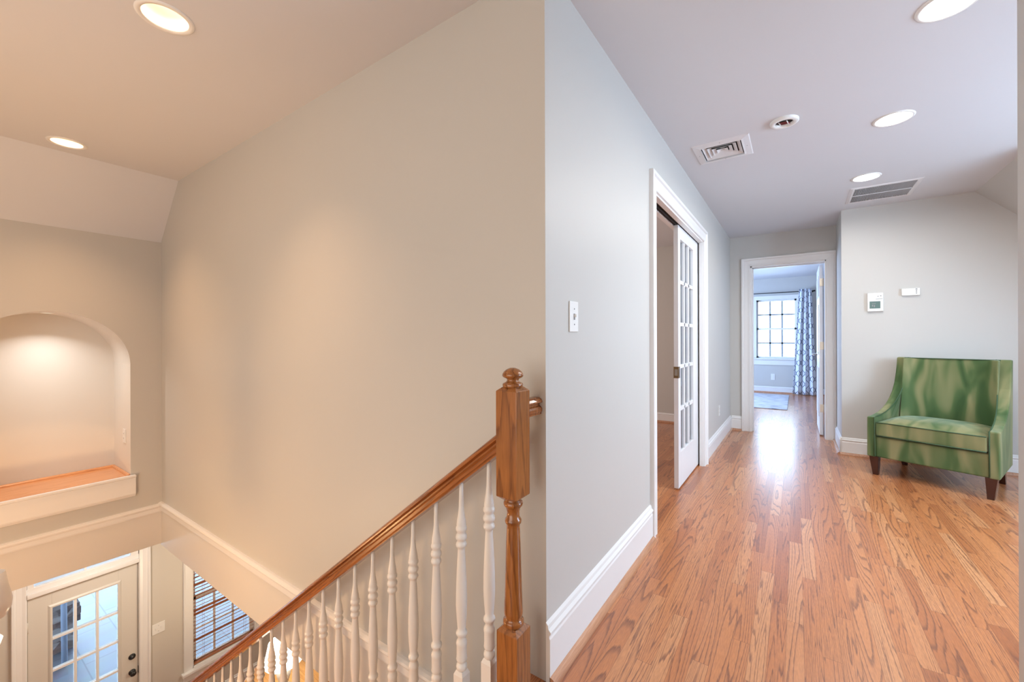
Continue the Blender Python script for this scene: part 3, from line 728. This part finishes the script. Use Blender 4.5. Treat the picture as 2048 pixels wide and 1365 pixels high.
def arm(sign, name):
    x0_ = 0 if sign < 0 else CW
    th = .078
    b_ = MB()
    out = [(y, z) for y, z in armp] + [(CD + .02, 1.005), (CD, .70), (CD - .02, LEG_H), (0, LEG_H)]
    A = []; B = []
    for y, z in out:
        s_ = side_x(y)
        xo = x0_ + s_ if sign < 0 else x0_ - s_
        tt = .056 + .030 * max(0, min(1, (z - .48) / .45)) if z > .2 and y < CD - .03 or z > .9 else .056
        xi = xo + tt if sign < 0 else xo - tt
        A.append(b_.bm.verts.new((xo, y, z))); B.append(b_.bm.verts.new((xi, y, z)))
    n = len(out)
    for k in range(n): b_.bm.faces.new((A[k], A[(k + 1) % n], B[(k + 1) % n], B[k]))
    b_.bm.faces.new(A[::-1]); b_.bm.faces.new(B)
    o = b_.done(name, VEL, ch, bevel=.010, local=True, seg=3)
    # piping on the inner edge
    pm = MB(); pts_ = []
    for y, z in [(0, LEG_H + .01)] + armp:
        s_ = side_x(y); tt = .056 + .030 * max(0, min(1, (z - .48) / .45)); xi = (x0_ + s_ + tt - .004) if sign < 0 else (x0_ - s_ - tt + .004)
        pts_.append((xi, y - .001 if z < .5 else y, z + .001))
    pm.tube(pts_, .0042, 8); pm.done('piping', PIPE, o, local=True)
    return o
arm(-1, 'arm'); arm(1, 'arm')
# backrest: curved slab from seat to top
b_ = MB(); nu, nv = 24, 14
front = []; back = []
for j in range(nv + 1):
    v_ = j / nv; z = .30 + (1.0 - .30) * v_
    rf, rb = [], []
    for i in range(nu + 1):
        u_ = i / nu; cc = math.sin(PI * u_)
        yb = CD - .02 + .04 * v_
        # the inner face follows the slope of the arms at its sides and lies deeper in the middle
        yf = .47 + .115 * v_ ** .8 + .035 * cc * (1 - .6 * v_) - .05 * math.exp(-((u_) / .06) ** 2) - .05 * math.exp(-((1 - u_) / .06) ** 2)
        s_ = side_x(yf) + .065
        x = s_ + (CW - 2 * s_) * u_
        rf.append(b_.bm.verts.new((x, yf, z))); rb.append(b_.bm.verts.new((x, yb, z)))
    front.append(rf); back.append(rb)
for j in range(nv):
    for i in range(nu):
        b_.bm.faces.new((front[j][i], front[j][i + 1], front[j + 1][i + 1], front[j + 1][i])).smooth = True
        b_.bm.faces.new((back[j][i + 1], back[j][i], back[j + 1][i], back[j + 1][i + 1])).smooth = True
for i in range(nu):
    b_.bm.faces.new((front[-1][i], front[-1][i + 1], back[-1][i + 1], back[-1][i])); b_.bm.faces.new((front[0][i + 1], front[0][i], back[0][i], back[0][i + 1]))
for j in range(nv):
    b_.bm.faces.new((front[j][0], front[j + 1][0], back[j + 1][0], back[j][0])); b_.bm.faces.new((front[j + 1][-1], front[j][-1], back[j][-1], back[j + 1][-1]))
bk = b_.done('backrest', VEL, ch, local=True, bevel=.008)
pm = MB(); pm.tube([(.09 + (CW - .18) * k / 12, .590 - .0 * k, 1.001) for k in range(13)], .004, 8); pm.done('piping', PIPE, bk, local=True)
m = MB(); m.box(.055, CW - .055, .012, CD - .03, LEG_H, .335); m.done('seat_base', VEL, ch, bevel=.012, local=True, seg=3)
# cushion with crowned top
b_ = MB(); nu, nv = 20, 16; x0c, x1c, y0c, y1c = .062, CW - .062, -.006, .515
top = []; bot = []
for j in range(nv + 1):
    rt, rb = [], []
    for i in range(nu + 1):
        u_, v_ = i / nu, j / nv
        c_ = (1 - (2 * u_ - 1) ** 4) * (1 - (2 * v_ - 1) ** 4)
        rt.append(b_.bm.verts.new((x0c + (x1c - x0c) * u_, y0c + (y1c - y0c) * v_, .458 + .048 * c_))); rb.append(b_.bm.verts.new((x0c + (x1c - x0c) * u_, y0c + (y1c - y0c) * v_, .345 - .006 * c_)))
    top.append(rt); bot.append(rb)
for j in range(nv):
    for i in range(nu):
        b_.bm.faces.new((top[j][i], top[j][i + 1], top[j + 1][i + 1], top[j + 1][i])).smooth = True
        b_.bm.faces.new((bot[j][i + 1], bot[j][i], bot[j + 1][i], bot[j + 1][i + 1])).smooth = True
for i in range(nu):
    b_.bm.faces.new((top[0][i + 1], top[0][i], bot[0][i], bot[0][i + 1])); b_.bm.faces.new((top[-1][i], top[-1][i + 1], bot[-1][i + 1], bot[-1][i]))
for j in range(nv):
    b_.bm.faces.new((top[j][0], top[j + 1][0], bot[j + 1][0], bot[j][0])); b_.bm.faces.new((top[j + 1][-1], top[j][-1], bot[j][-1], bot[j + 1][-1]))
cu = b_.done('cushion', VEL, ch, local=True, bevel=.012, seg=3)
pm = MB()
for z in (.459, .348): pm.tube([(x0c + .004, y0c + .002, z), ((x0c + x1c) / 2, y0c - .002, z), (x1c - .004, y0c + .002, z)], .0038, 8)
pm.done('piping', PIPE, cu, local=True)
for lx in (.045, CW - .045):
    m = MB(); m.frust((lx + (.006 if lx < .3 else -.006), .040, 0), .036, .036, (lx, .036, LEG_H + .004), .062, .062); m.done('leg', LEGM, ch, local=True, bevel=.002)
for lx in (.085, CW - .085):
    m = MB(); m.frust((lx, CD - .03, 0), .036, .032, (lx, CD - .09, LEG_H + .004), .046, .052); m.done('leg', LEGM, ch, local=True, bevel=.002)

# ------------------------------------------------------------------ bedroom
w1 = struct(empty('window_1', (-.37, YB, 1.4)), 'bright bedroom sash window with twelve panes')
fnB = lambda a, z, h_: (a, YB - h_, z)
m = MB(); m.casing([(0, 0), (0, .014), (.07, .018), (.085, .022), (.085, 0)], [(WBx0, WBz0, -1, 0), (WBx0, WBz1, -1, 1), (WBx1, WBz1, 1, 1), (WBx1, WBz0, 1, 0)], fnB); m.done('casing', TRIM, w1)
m = MB(); m.box(WBx0 - .10, WBx1 + .10, YB - .05, YB, WBz0 - .035, WBz0 - .005); m.box(WBx0 - .085, WBx1 + .085, YB - .018, YB, WBz0 - .15, WBz0 - .035); m.done('sill', TRIM, w1, bevel=.003)
m = MB(); zm = (WBz0 + WBz1) / 2
for (za, zb, yo) in ((zm - .015, WBz1, .075), (WBz0, zm + .015, .045)):
    m.box(WBx0, WBx0 + .035, YB + yo, YB + yo + .03, za, zb); m.box(WBx1 - .035, WBx1, YB + yo, YB + yo + .03, za, zb)
    m.box(WBx0, WBx1, YB + yo, YB + yo + .03, za, za + .035); m.box(WBx0, WBx1, YB + yo, YB + yo + .03, zb - .035, zb)
sash1 = m.done('sash', TRIM, w1)
m = MB()
for (za, zb, yo) in ((zm - .015, WBz1, .075), (WBz0, zm + .015, .045)):
    for k in (1, 2):
        xk = WBx0 + .035 + (WBx1 - WBx0 - .07) * k / 3; m.box(xk - .016, xk + .016, YB + yo + .006, YB + yo + .024, za, zb)
    m.box(WBx0, WBx1, YB + yo + .006, YB + yo + .024, (za + zb) / 2 - .016, (za + zb) / 2 + .016)
m.done('muntins', plain('grey_muntin', (.30, .32, .34), .5), sash1)
m = MB(); m.box(WBx0, WBx1, YB + .088, YB + .092, WBz0, WBz1); m.done('pane', GLASS, w1)

def curtain_mat():
    m, nt, p = new_mat('trellis_curtain')
    uv = N(nt, 'ShaderNodeUVMap'); sp = N(nt, 'ShaderNodeSeparateXYZ'); L(nt, uv.outputs[0], sp.inputs[0])
    u = math_n(nt, 'DIVIDE', sp.outputs[0], .13); v_ = math_n(nt, 'DIVIDE', sp.outputs[1], .22)
    c = math_n(nt, 'MULTIPLY', math_n(nt, 'COSINE', math_n(nt, 'MULTIPLY', v_, 2 * PI)), .25)
    def ln(e): return math_n(nt, 'LESS_THAN', math_n(nt, 'ABSOLUTE', math_n(nt, 'SUBTRACT', math_n(nt, 'FRACT', math_n(nt, 'ADD', e, 20.5)), .5)), .052)
    l1 = ln(math_n(nt, 'ADD', u, c)); l2 = ln(math_n(nt, 'SUBTRACT', math_n(nt, 'ADD', u, .5), c))
    L(nt, mixc(nt, math_n(nt, 'MAXIMUM', l1, l2), (.72, .76, .84), (.10, .12, .20)), p.inputs['Base Color'])
    p.inputs['Roughness'].default_value = .9
    return m
cr = thing(empty('curtain_rod', (-.3, YB - .1, 2.165)), 'thin dark curtain rod above the bedroom window', 'curtain rod')
m = MB(); m.tube([(-1.45, YB - .1, 2.165), (.29, YB - .1, 2.165)], .009, 12); m.done('rod', BLACK, cr)
m = MB(); m.lathe([(.010, -.004), (.016, 0), (.016, .02), (.010, .03), (0, .032)], (.29, YB - .1, 2.165), 16, 'X'); m.done('finial', BLACK, cr)
m = MB(); m.tube([(.275, YB - .1, 2.165), (.275, YB, 2.165)], .005, 8); m.lathe([(.02, 0), (.02, -.006)], (.275, YB, 2.165), 16, 'Y'); m.done('bracket', BLACK, cr)
def curtain(xt0, xt1, xb0, xb1, label):
    bm_ = bmesh.new(); uvl = bm_.loops.layers.uv.new('UVMap'); nu, nv = 96, 24; g = []; W_ = 0.72
    for j in range(nv + 1):
        v_ = j / nv; row = []
        a = xb0 + (xt0 - xb0) * v_ ** 1.0; b2 = xb1 + (xt1 - xb1) * v_
        for i in range(nu + 1):
            u_ = i / nu; amp = .040 - .006 * v_
            row.append(bm_.verts.new((a + (b2 - a) * u_ + .010 * math.sin(4 * PI * u_ * 3.2), YB - .16 + amp * math.sin(2 * PI * 3.2 * u_ + .3 * math.sin(3 * v_)), .012 + 2.195 * v_)))
        g.append(row)
    for j in range(nv):
        for i in range(nu):
            fc = bm_.faces.new((g[j][i], g[j][i + 1], g[j + 1][i + 1], g[j + 1][i])); fc.smooth = True
            for lp, (ii, jj) in zip(fc.loops, ((i, j), (i + 1, j), (i + 1, j + 1), (i, j + 1))): lp[uvl].uv = (W_ * ii / nu, 2.2 * jj / nv)
    me = bpy.data.meshes.new('curtain'); bm_.to_mesh(me); bm_.free(); me.materials.append(curtain_mat())
    o = bpy.data.objects.new('curtain', me); COL.objects.link(o)
    so = o.modifiers.new('thick', 'SOLIDIFY'); so.thickness = .002
    return thing(o, label, 'curtain')
curtain(.045, .252, -.075, .335, 'white curtain with dark trellis pattern hanging right of the bedroom window')
def rug_mat():
    m, nt, p = new_mat('pale_rug')
    tc = N(nt, 'ShaderNodeTexCoord'); mp = N(nt, 'ShaderNodeMapping'); mp.inputs['Scale'].default_value = (5, 22, 1); L(nt, tc.outputs['Object'], mp.inputs[0])
    n1 = N(nt, 'ShaderNodeTexNoise'); n1.inputs['Scale'].default_value = 1; n1.inputs['Detail'].default_value = 4; L(nt, mp.outputs[0], n1.inputs[0])
    L(nt, ramp(nt, n1.outputs[0], [(.36, (.22, .22, .26)), (.46, (.55, .55, .60)), (.7, (.68, .68, .72))]), p.inputs['Base Color']); p.inputs['Roughness'].default_value = .95
    return m
m = MB(); m.box(-2.3, -.13, 8.15, 10.25, 0.0, .014); thing(m.done('rug', rug_mat(), bevel=.004), 'pale patterned rug on the bedroom floor below the window', 'rug')

# ------------------------------------------------------------------ entrance: front door, transom, window, blind
dr = struct(empty('door_3', (XD, 1.0, ZG)), 'cream front door with a fifteen pane window')
m = MB(); cp = [(t_ * .95, h_) for t_, h_ in CASP]
m.casing(cp, [(DY0 - .004, ZG, -1, 0), (DY0 - .004, TZ1, -1, 1), (DY1 + .004, TZ1, 1, 1), (DY1 + .004, ZG, 1, 0)], lambda a, z, h_: (XD + h_, a, z)); m.done('casing', TRIM, dr)
m = MB(); m.box(XD - .10, XD + .002, DY0 - .004, DY1 + .004, DZ1, TZ0 - .0); m.box(XD + .0, XD + .022, DY0 - .004, DY1 + .004, TZ0 - .075, TZ0 - .045); m.box(XD - .02, XD + .018, DY0 - .004, DY1 + .004, DZ1 + .002, DZ1 + .018); m.done('transom_bar', TRIM, dr, bevel=.003)
GY0, GY1, GZ0, GZ1 = .763, 1.236, -2.93, -1.386
mb, gm = MB(), MB()
lite_panel(mb, gm, 'y', DY0 + .003, DY1 - .003, ZG + .01, DZ1 - .003, GZ0, GZ1, GY0, GY1, 3, 5, XD - .062, XD - .018, .020, pY)
leaf = mb.done('door_leaf', CREAM, dr, bevel=.002)
gm.done('pane', GLASS, leaf)
m = MB(); m.casing([(-.004, 0), (-.004, .010), (.010, .012), (.022, .004), (.026, 0)], [(GY0, GZ0, -1, -1), (GY0, GZ1, -1, 1), (GY1, GZ1, 1, 1), (GY1, GZ0, 1, -1)], lambda a, z, h_: (XD - .018 + h_, a, z), closed=True); m.done('glazing_bead', CREAM, leaf)
MUNT = plain('muntin_white', (.80, .80, .80), .35)
m = MB()
for c in (1, 2): a = GY0 + (GY1 - GY0) * c / 3; m.box(XD - .024, XD - .014, a - .010, a + .010, GZ0, GZ1)
for r in range(1, 5): z = GZ0 + (GZ1 - GZ0) * r / 5; m.box(XD - .024, XD - .0135, GY0, GY1, z - .010, z + .010)
m.done('muntins', MUNT, leaf)
for zz, nm in ((-2.232, 'deadbolt'), (-2.399, 'knob')):
    m = MB(); m.lathe([(.030, 0), (.030, .006), (.026, .012), (.012, .014), (.012, .030)] + ([(.022, .036), (.026, .048), (.020, .058), (0, .060)] if nm == 'knob' else [(.0, .031)]), (XD - .018, 1.345, zz), 28, 'X'); m.done(nm, BLACK, leaf)
m = MB(); m.lathe([(.007, -.05), (.007, .05)], (XD - .010, DY0 + .0, -1.50), 12); m.box(XD - .018, XD - .014, DY0, DY0 + .02, -1.55, -1.45); m.done('hinge', CREAM, leaf)
m = MB(); m.box(XD - .02, XD - .005, DY1 - .004, DY1 + .004, -2.43, -2.36); m.done('strike', BLACK, dr)

w2 = struct(empty('window_2', (XD, 1.0, -.95)), 'transom window over the front door')
m = MB(); y0_, y1_ = .647, 1.335
m.box(XD - .06, XD + .0, DY0 - .004, y0_, TZ0, TZ1); m.box(XD - .06, XD + .0, y1_, DY1 + .004, TZ0, TZ1); m.box(XD - .06, XD, y0_, y1_, TZ1 - .03, TZ1); m.box(XD - .06, XD - .004, y0_, y1_, TZ0 - .005, TZ0 + .004)
m.done('frame', TRIM, w2)
m = MB(); m.box(XD - .045, XD - .02, .985, 1.0, TZ0, TZ1); m.done('muntins', MUNT, w2)
m = MB(); m.box(XD - .034, XD - .030, y0_, y1_, TZ0, TZ1); m.done('pane', GLASS, w2)

w3 = struct(empty('window_3', (XD, 2.2, -2.0)), 'ground floor sash window behind a wooden blind')
m = MB(); m.casing([(0, 0), (0, .014), (.07, .018), (.088, .022), (.088, 0)], [(WY0, WZ0, -1, 0), (WY0, WZ1, -1, 1), (WY1, WZ1, 1, 1), (WY1, WZ0, 1, 0)], lambda a, z, h_: (XD + h_, a, z)); m.done('casing', TRIM, w3)
m = MB(); m.box(XD, XD + .06, WY0 - .11, WY1 + .11, WZ0 - .030, WZ0); m.box(XD, XD + .018, WY0 - .09, WY1 + .09, WZ0 - .12, WZ0 - .03); m.done('sill', TRIM, w3, bevel=.003)
m = MB(); m.box(XD - .12, XD, WY0, WY0 + .012, WZ0, WZ1); m.box(XD - .12, XD, WY1 - .012, WY1, WZ0, WZ1); m.box(XD - .12, XD, WY0, WY1, WZ0, WZ0 + .012); m.done('jamb', TRIM, w3)
m = MB(); zm = (WZ0 + WZ1) / 2 - .0
for (za, zb, xo) in ((zm - .02, WZ1, -.10), (WZ0 + .012, zm + .02, -.075)):
    m.box(XD + xo, XD + xo + .025, WY0 + .012, WY0 + .052, za, zb); m.box(XD + xo, XD + xo + .025, WY1 - .052, WY1 - .012, za, zb)
    m.box(XD + xo, XD + xo + .025, WY0 + .012, WY1 - .012, za, za + .04); m.box(XD + xo, XD + xo + .025, WY0 + .012, WY1 - .012, zb - .04, zb)
    for k in (1, 2):
        yk = WY0 + .04 + (WY1 - WY0 - .08) * k / 3; m.box(XD + xo + .004, XD + xo + .02, yk - .011, yk + .011, za, zb)
    m.box(XD + xo + .004, XD + xo + .02, WY0 + .04, WY1 - .04, (za + zb) / 2 - .009, (za + zb) / 2 + .009)
m.done('sash', TRIM, w3)
m = MB(); m.box(XD - .090, XD - .086, WY0 + .012, WY1 - .012, WZ0, WZ1); m.done('pane', GLASS, w3)

bl = thing(empty('wooden_blind', (XD - .03, 2.2, WZ1)), 'brown wooden venetian blind in the window beside the front door', 'window blind')
pb = None; k = 0; z = WZ0 + .075
while z < WZ1 - .06:
    tilt = math.radians(37 + random.uniform(-5, 5))
    if k in (5, 12, 13, 20, 27, 28): tilt = math.radians(60)
    if pb is None:
        m = MB(); m.box(-.024, .024, -(WY1 - WY0) / 2 + .016, (WY1 - WY0) / 2 - .016, -.0014, .0014); pb = m.done('slat', SLATM, bl, local=True); o = pb
    else: o = pb.copy(); COL.objects.link(o); o.parent = bl
    o.location = (0, (WY0 + WY1) / 2 - 2.2, z - WZ1); o.rotation_euler = (0, -tilt, 0)
    k += 1; z += .044
m = MB(); m.box(XD - .055, XD - .008, WY0 + .014, WY1 - .014, WZ0 + .018, WZ0 + .040); m.done('bottom_rail', SLATM, bl, bevel=.003)
m = MB(); m.box(XD - .055, XD - .004, WY0 + .014, WY1 - .014, WZ1 - .05, WZ1 - .0); m.done('head_rail', SLATM, bl)
m = MB()
for yk in (WY0 + .12, WY1 - .12):
    for xo in (-.056, -.004): m.tube([(XD + xo, yk, WZ0 + .04), (XD + xo, yk, WZ1 - .05)], .0012, 6)
m.done('cord', SLATM, bl)

# ground floor room: table, lamp, cabinet
TX, TY = -4.60, 2.36
tb = thing(empty('round_table', (TX, TY, ZG)), 'round light oak table carrying a glowing lamp behind the balusters', 'table')
m = MB(); m.lathe([(0, .745), (.46, .745), (.475, .738), (.475, .725), (.45, .715), (0, .715)], (TX, TY, ZG), 48); m.done('tabletop', OAKTAB, tb)
m = MB(); m.lathe([(.20, .05), (.06, .10), (.05, .35), (.07, .45), (.05, .60), (.12, .715)], (TX, TY, ZG), 28); m.done('pedestal', OAKTAB, tb)
for k in range(4):
    a = PI / 4 + k * PI / 2; c_, s_ = math.cos(a), math.sin(a)
    m = MB(); m.tube([(TX + c_ * .05, TY + s_ * .05, ZG + .12), (TX + c_ * .2, TY + s_ * .2, ZG + .07), (TX + c_ * .36, TY + s_ * .36, ZG + .025)], .025, 10); m.done('foot', OAKTAB, tb)
LX_, LY_ = -4.47, 2.225
lp = thing(empty('table_lamp', (LX_, LY_, ZG + .745)), 'table lamp with a glowing white shade on the round table', 'lamp')
m = MB(); m.lathe([(.09, 0), (.09, .012), (.02, .03), (.05, .10), (.07, .18), (.04, .27), (.012, .31), (.012, .36)], (LX_, LY_, ZG + .745), 28); m.done('base', FROST, lp)
m = MB(); m.lathe([(.185, .31), (.145, .51), (.143, .51), (.182, .31)], (LX_, LY_, ZG + .745), 40, caps=False); m.lathe([(0, .490), (.146, .490)], (LX_, LY_, ZG + .745), 40, caps=False); m.done('lamp_shade', SHADE, lp)
l = bpy.data.lights.new('table_lamp_bulb', 'POINT'); l.energy = 30; l.color = (1, .78, .5); l.shadow_soft_size = .06
o = bpy.data.objects.new('table_lamp_bulb', l); COL.objects.link(o); o.location = (LX_, LY_, ZG + 1.30)
cb = thing(empty('cabinet', (-4.0, 2.85, ZG)), 'white cabinet with black glass door right of the lit round table', 'cabinet')
m = MB(); m.box(-4.08, -3.3, 2.62, 3.05, ZG, ZG + .76); m.box(-4.10, -3.28, 2.60, 3.07, ZG + .76, ZG + .79); m.done('body', TRIM, cb, bevel=.003)
m = MB(); m.box(-4.04, -3.60, 2.612, 2.619, ZG + .06, ZG + .72); m.done('door', plain('black_glass', (.008, .008, .008), .08), cb)

# chandelier in the stairwell (only its right edge reaches the frame)
cdl = thing(empty('chandelier', (-3.0, -.06, .35)), 'chandelier glass shades at the left edge of the frame over the stairwell', 'chandelier')
m = MB(); m.tube([(-3.0, -.06, ZC), (-3.0, -.06, -.25)], .008, 10); m.lathe([(.07, 0), (.06, -.03), (.01, -.04)], (-3.0, -.06, ZC), 24); m.done('stem', STEEL, cdl)
for k in range(5):
    a = PI / 2 + 2 * PI * k / 5; c_, s_ = math.cos(a), math.sin(a); r_ = .262
    bx_, by_ = -3.0 + c_ * r_, -.06 + s_ * r_
    m = MB(); m.tube([(-3.0, -.06, -.2), (-3.0 + c_ * .12, -.06 + s_ * .12, -.26), (-3.0 + c_ * .22, -.06 + s_ * .22, -.20), (bx_, by_, -.085)], .006, 8); ar = m.done('arm', STEEL, cdl)
    m = MB(); m.lathe([(.02, -.090), (.045, -.070), (.061, -.035), (.064, .0), (.052, .06), (.042, .13), (.040, .13), (.050, .06), (.061, 0), (.058, -.033), (.043, -.066), (.02, -.086)], (bx_, by_, 0), 28, caps=False); m.done('glass_shade', FROST, ar)
    m = MB(); m.lathe([(0, -.255), (.040, -.215), (.054, -.170), (.036, -.145), (0, -.142)], (-3.0 + c_ * .235, -.06 + s_ * .235 + (.008 if k == 0 else 0), 0), 20); m.done('glass_drop', GLOWG, ar)

# ------------------------------------------------------------------ outside
def porch_mat():
    m, nt, p = new_mat('porch_slate')
    tc = N(nt, 'ShaderNodeTexCoord'); br = N(nt, 'ShaderNodeTexBrick'); L(nt, tc.outputs['Object'], br.inputs[0])
    br.offset = 0.5; br.inputs['Scale'].default_value = 1.0; br.inputs['Brick Width'].default_value = .9; br.inputs['Row Height'].default_value = .45
    br.inputs['Mortar Size'].default_value = .008; br.inputs['Color1'].default_value = (.085, .095, .115, 1); br.inputs['Color2'].default_value = (.075, .085, .105, 1); br.inputs['Mortar'].default_value = (.035, .04, .055, 1)
    n1 = N(nt, 'ShaderNodeTexNoise'); n1.inputs['Scale'].default_value = 4; L(nt, tc.outputs['Object'], n1.inputs[0])
    L(nt, mixc(nt, .25, br.outputs[0], n1.outputs[1], 'OVERLAY'), p.inputs['Base Color']); p.inputs['Roughness'].default_value = .5
    return m
def stone_mat():
    m, nt, p = new_mat('stacked_stone')
    tc = N(nt, 'ShaderNodeTexCoord'); mp = N(nt, 'ShaderNodeMapping'); mp.inputs['Scale'].default_value = (6, 6, 12); L(nt, tc.outputs['Object'], mp.inputs[0])
    v_ = N(nt, 'ShaderNodeTexVoronoi'); v_.inputs['Scale'].default_value = 1; L(nt, mp.outputs[0], v_.inputs[0])
    L(nt, ramp(nt, v_.outputs['Color'], [(.1, (.03, .03, .035)), (.5, (.10, .075, .07)), (.9, (.20, .19, .19))]), p.inputs['Base Color']); p.inputs['Roughness'].default_value = .9
    d_ = N(nt, 'ShaderNodeDisplacement')
    b2 = N(nt, 'ShaderNodeBump'); b2.inputs['Distance'].default_value = .03; L(nt, v_.outputs['Distance'], b2.inputs['Height']); L(nt, b2.outputs[0], p.inputs['Normal'])
    return m
m = MB(); m.box(-16, XD - .12, -6, 14, ZG - .09, ZG - .04); struct(m.done('floor_porch', porch_mat()))
cl = thing(empty('stone_pillar', (-9.0, 1.02, ZG - .04)), 'rough stacked stone pillar outside the front door glass', 'pillar')
m = MB(); STN = stone_mat()
rz_ = 0; zz = ZG - .04
while zz < -.6:
    hh = random.uniform(.06, .12); j_ = random.uniform(-.02, .02)
    m.box(-9.3 + j_, -8.69 + j_, .65 + j_, 1.385 + random.uniform(-.03, .03), zz, zz + hh); zz += hh
m.done('shaft', STN, cl, bevel=.006)
m = MB(); m.box(-9.4, -8.6, .58, 1.46, -.6, -.5); m.done('cap', STN, cl)
dp = MB(); dp.tube([(-8.32, 1.19, ZG - .04), (-8.32, 1.17, -.6)], .032, 12)
thing(dp.done('downspout', plain('grey_pipe', (.20, .24, .32), .4)), 'grey drain pipe standing beside the stone pillar', 'pipe')

m = MB(); m.box(-9.9, XD - .12, -4, 8, -.50, -.42); m.box(-9.5, -9.2, -4, 8, -.62, -.50)  # unseen roof added to shade the porch from the bright sky
struct(m.done('porch_shade_roof', plain('porch_shade_roof_paint', (.6, .6, .6), .6)))
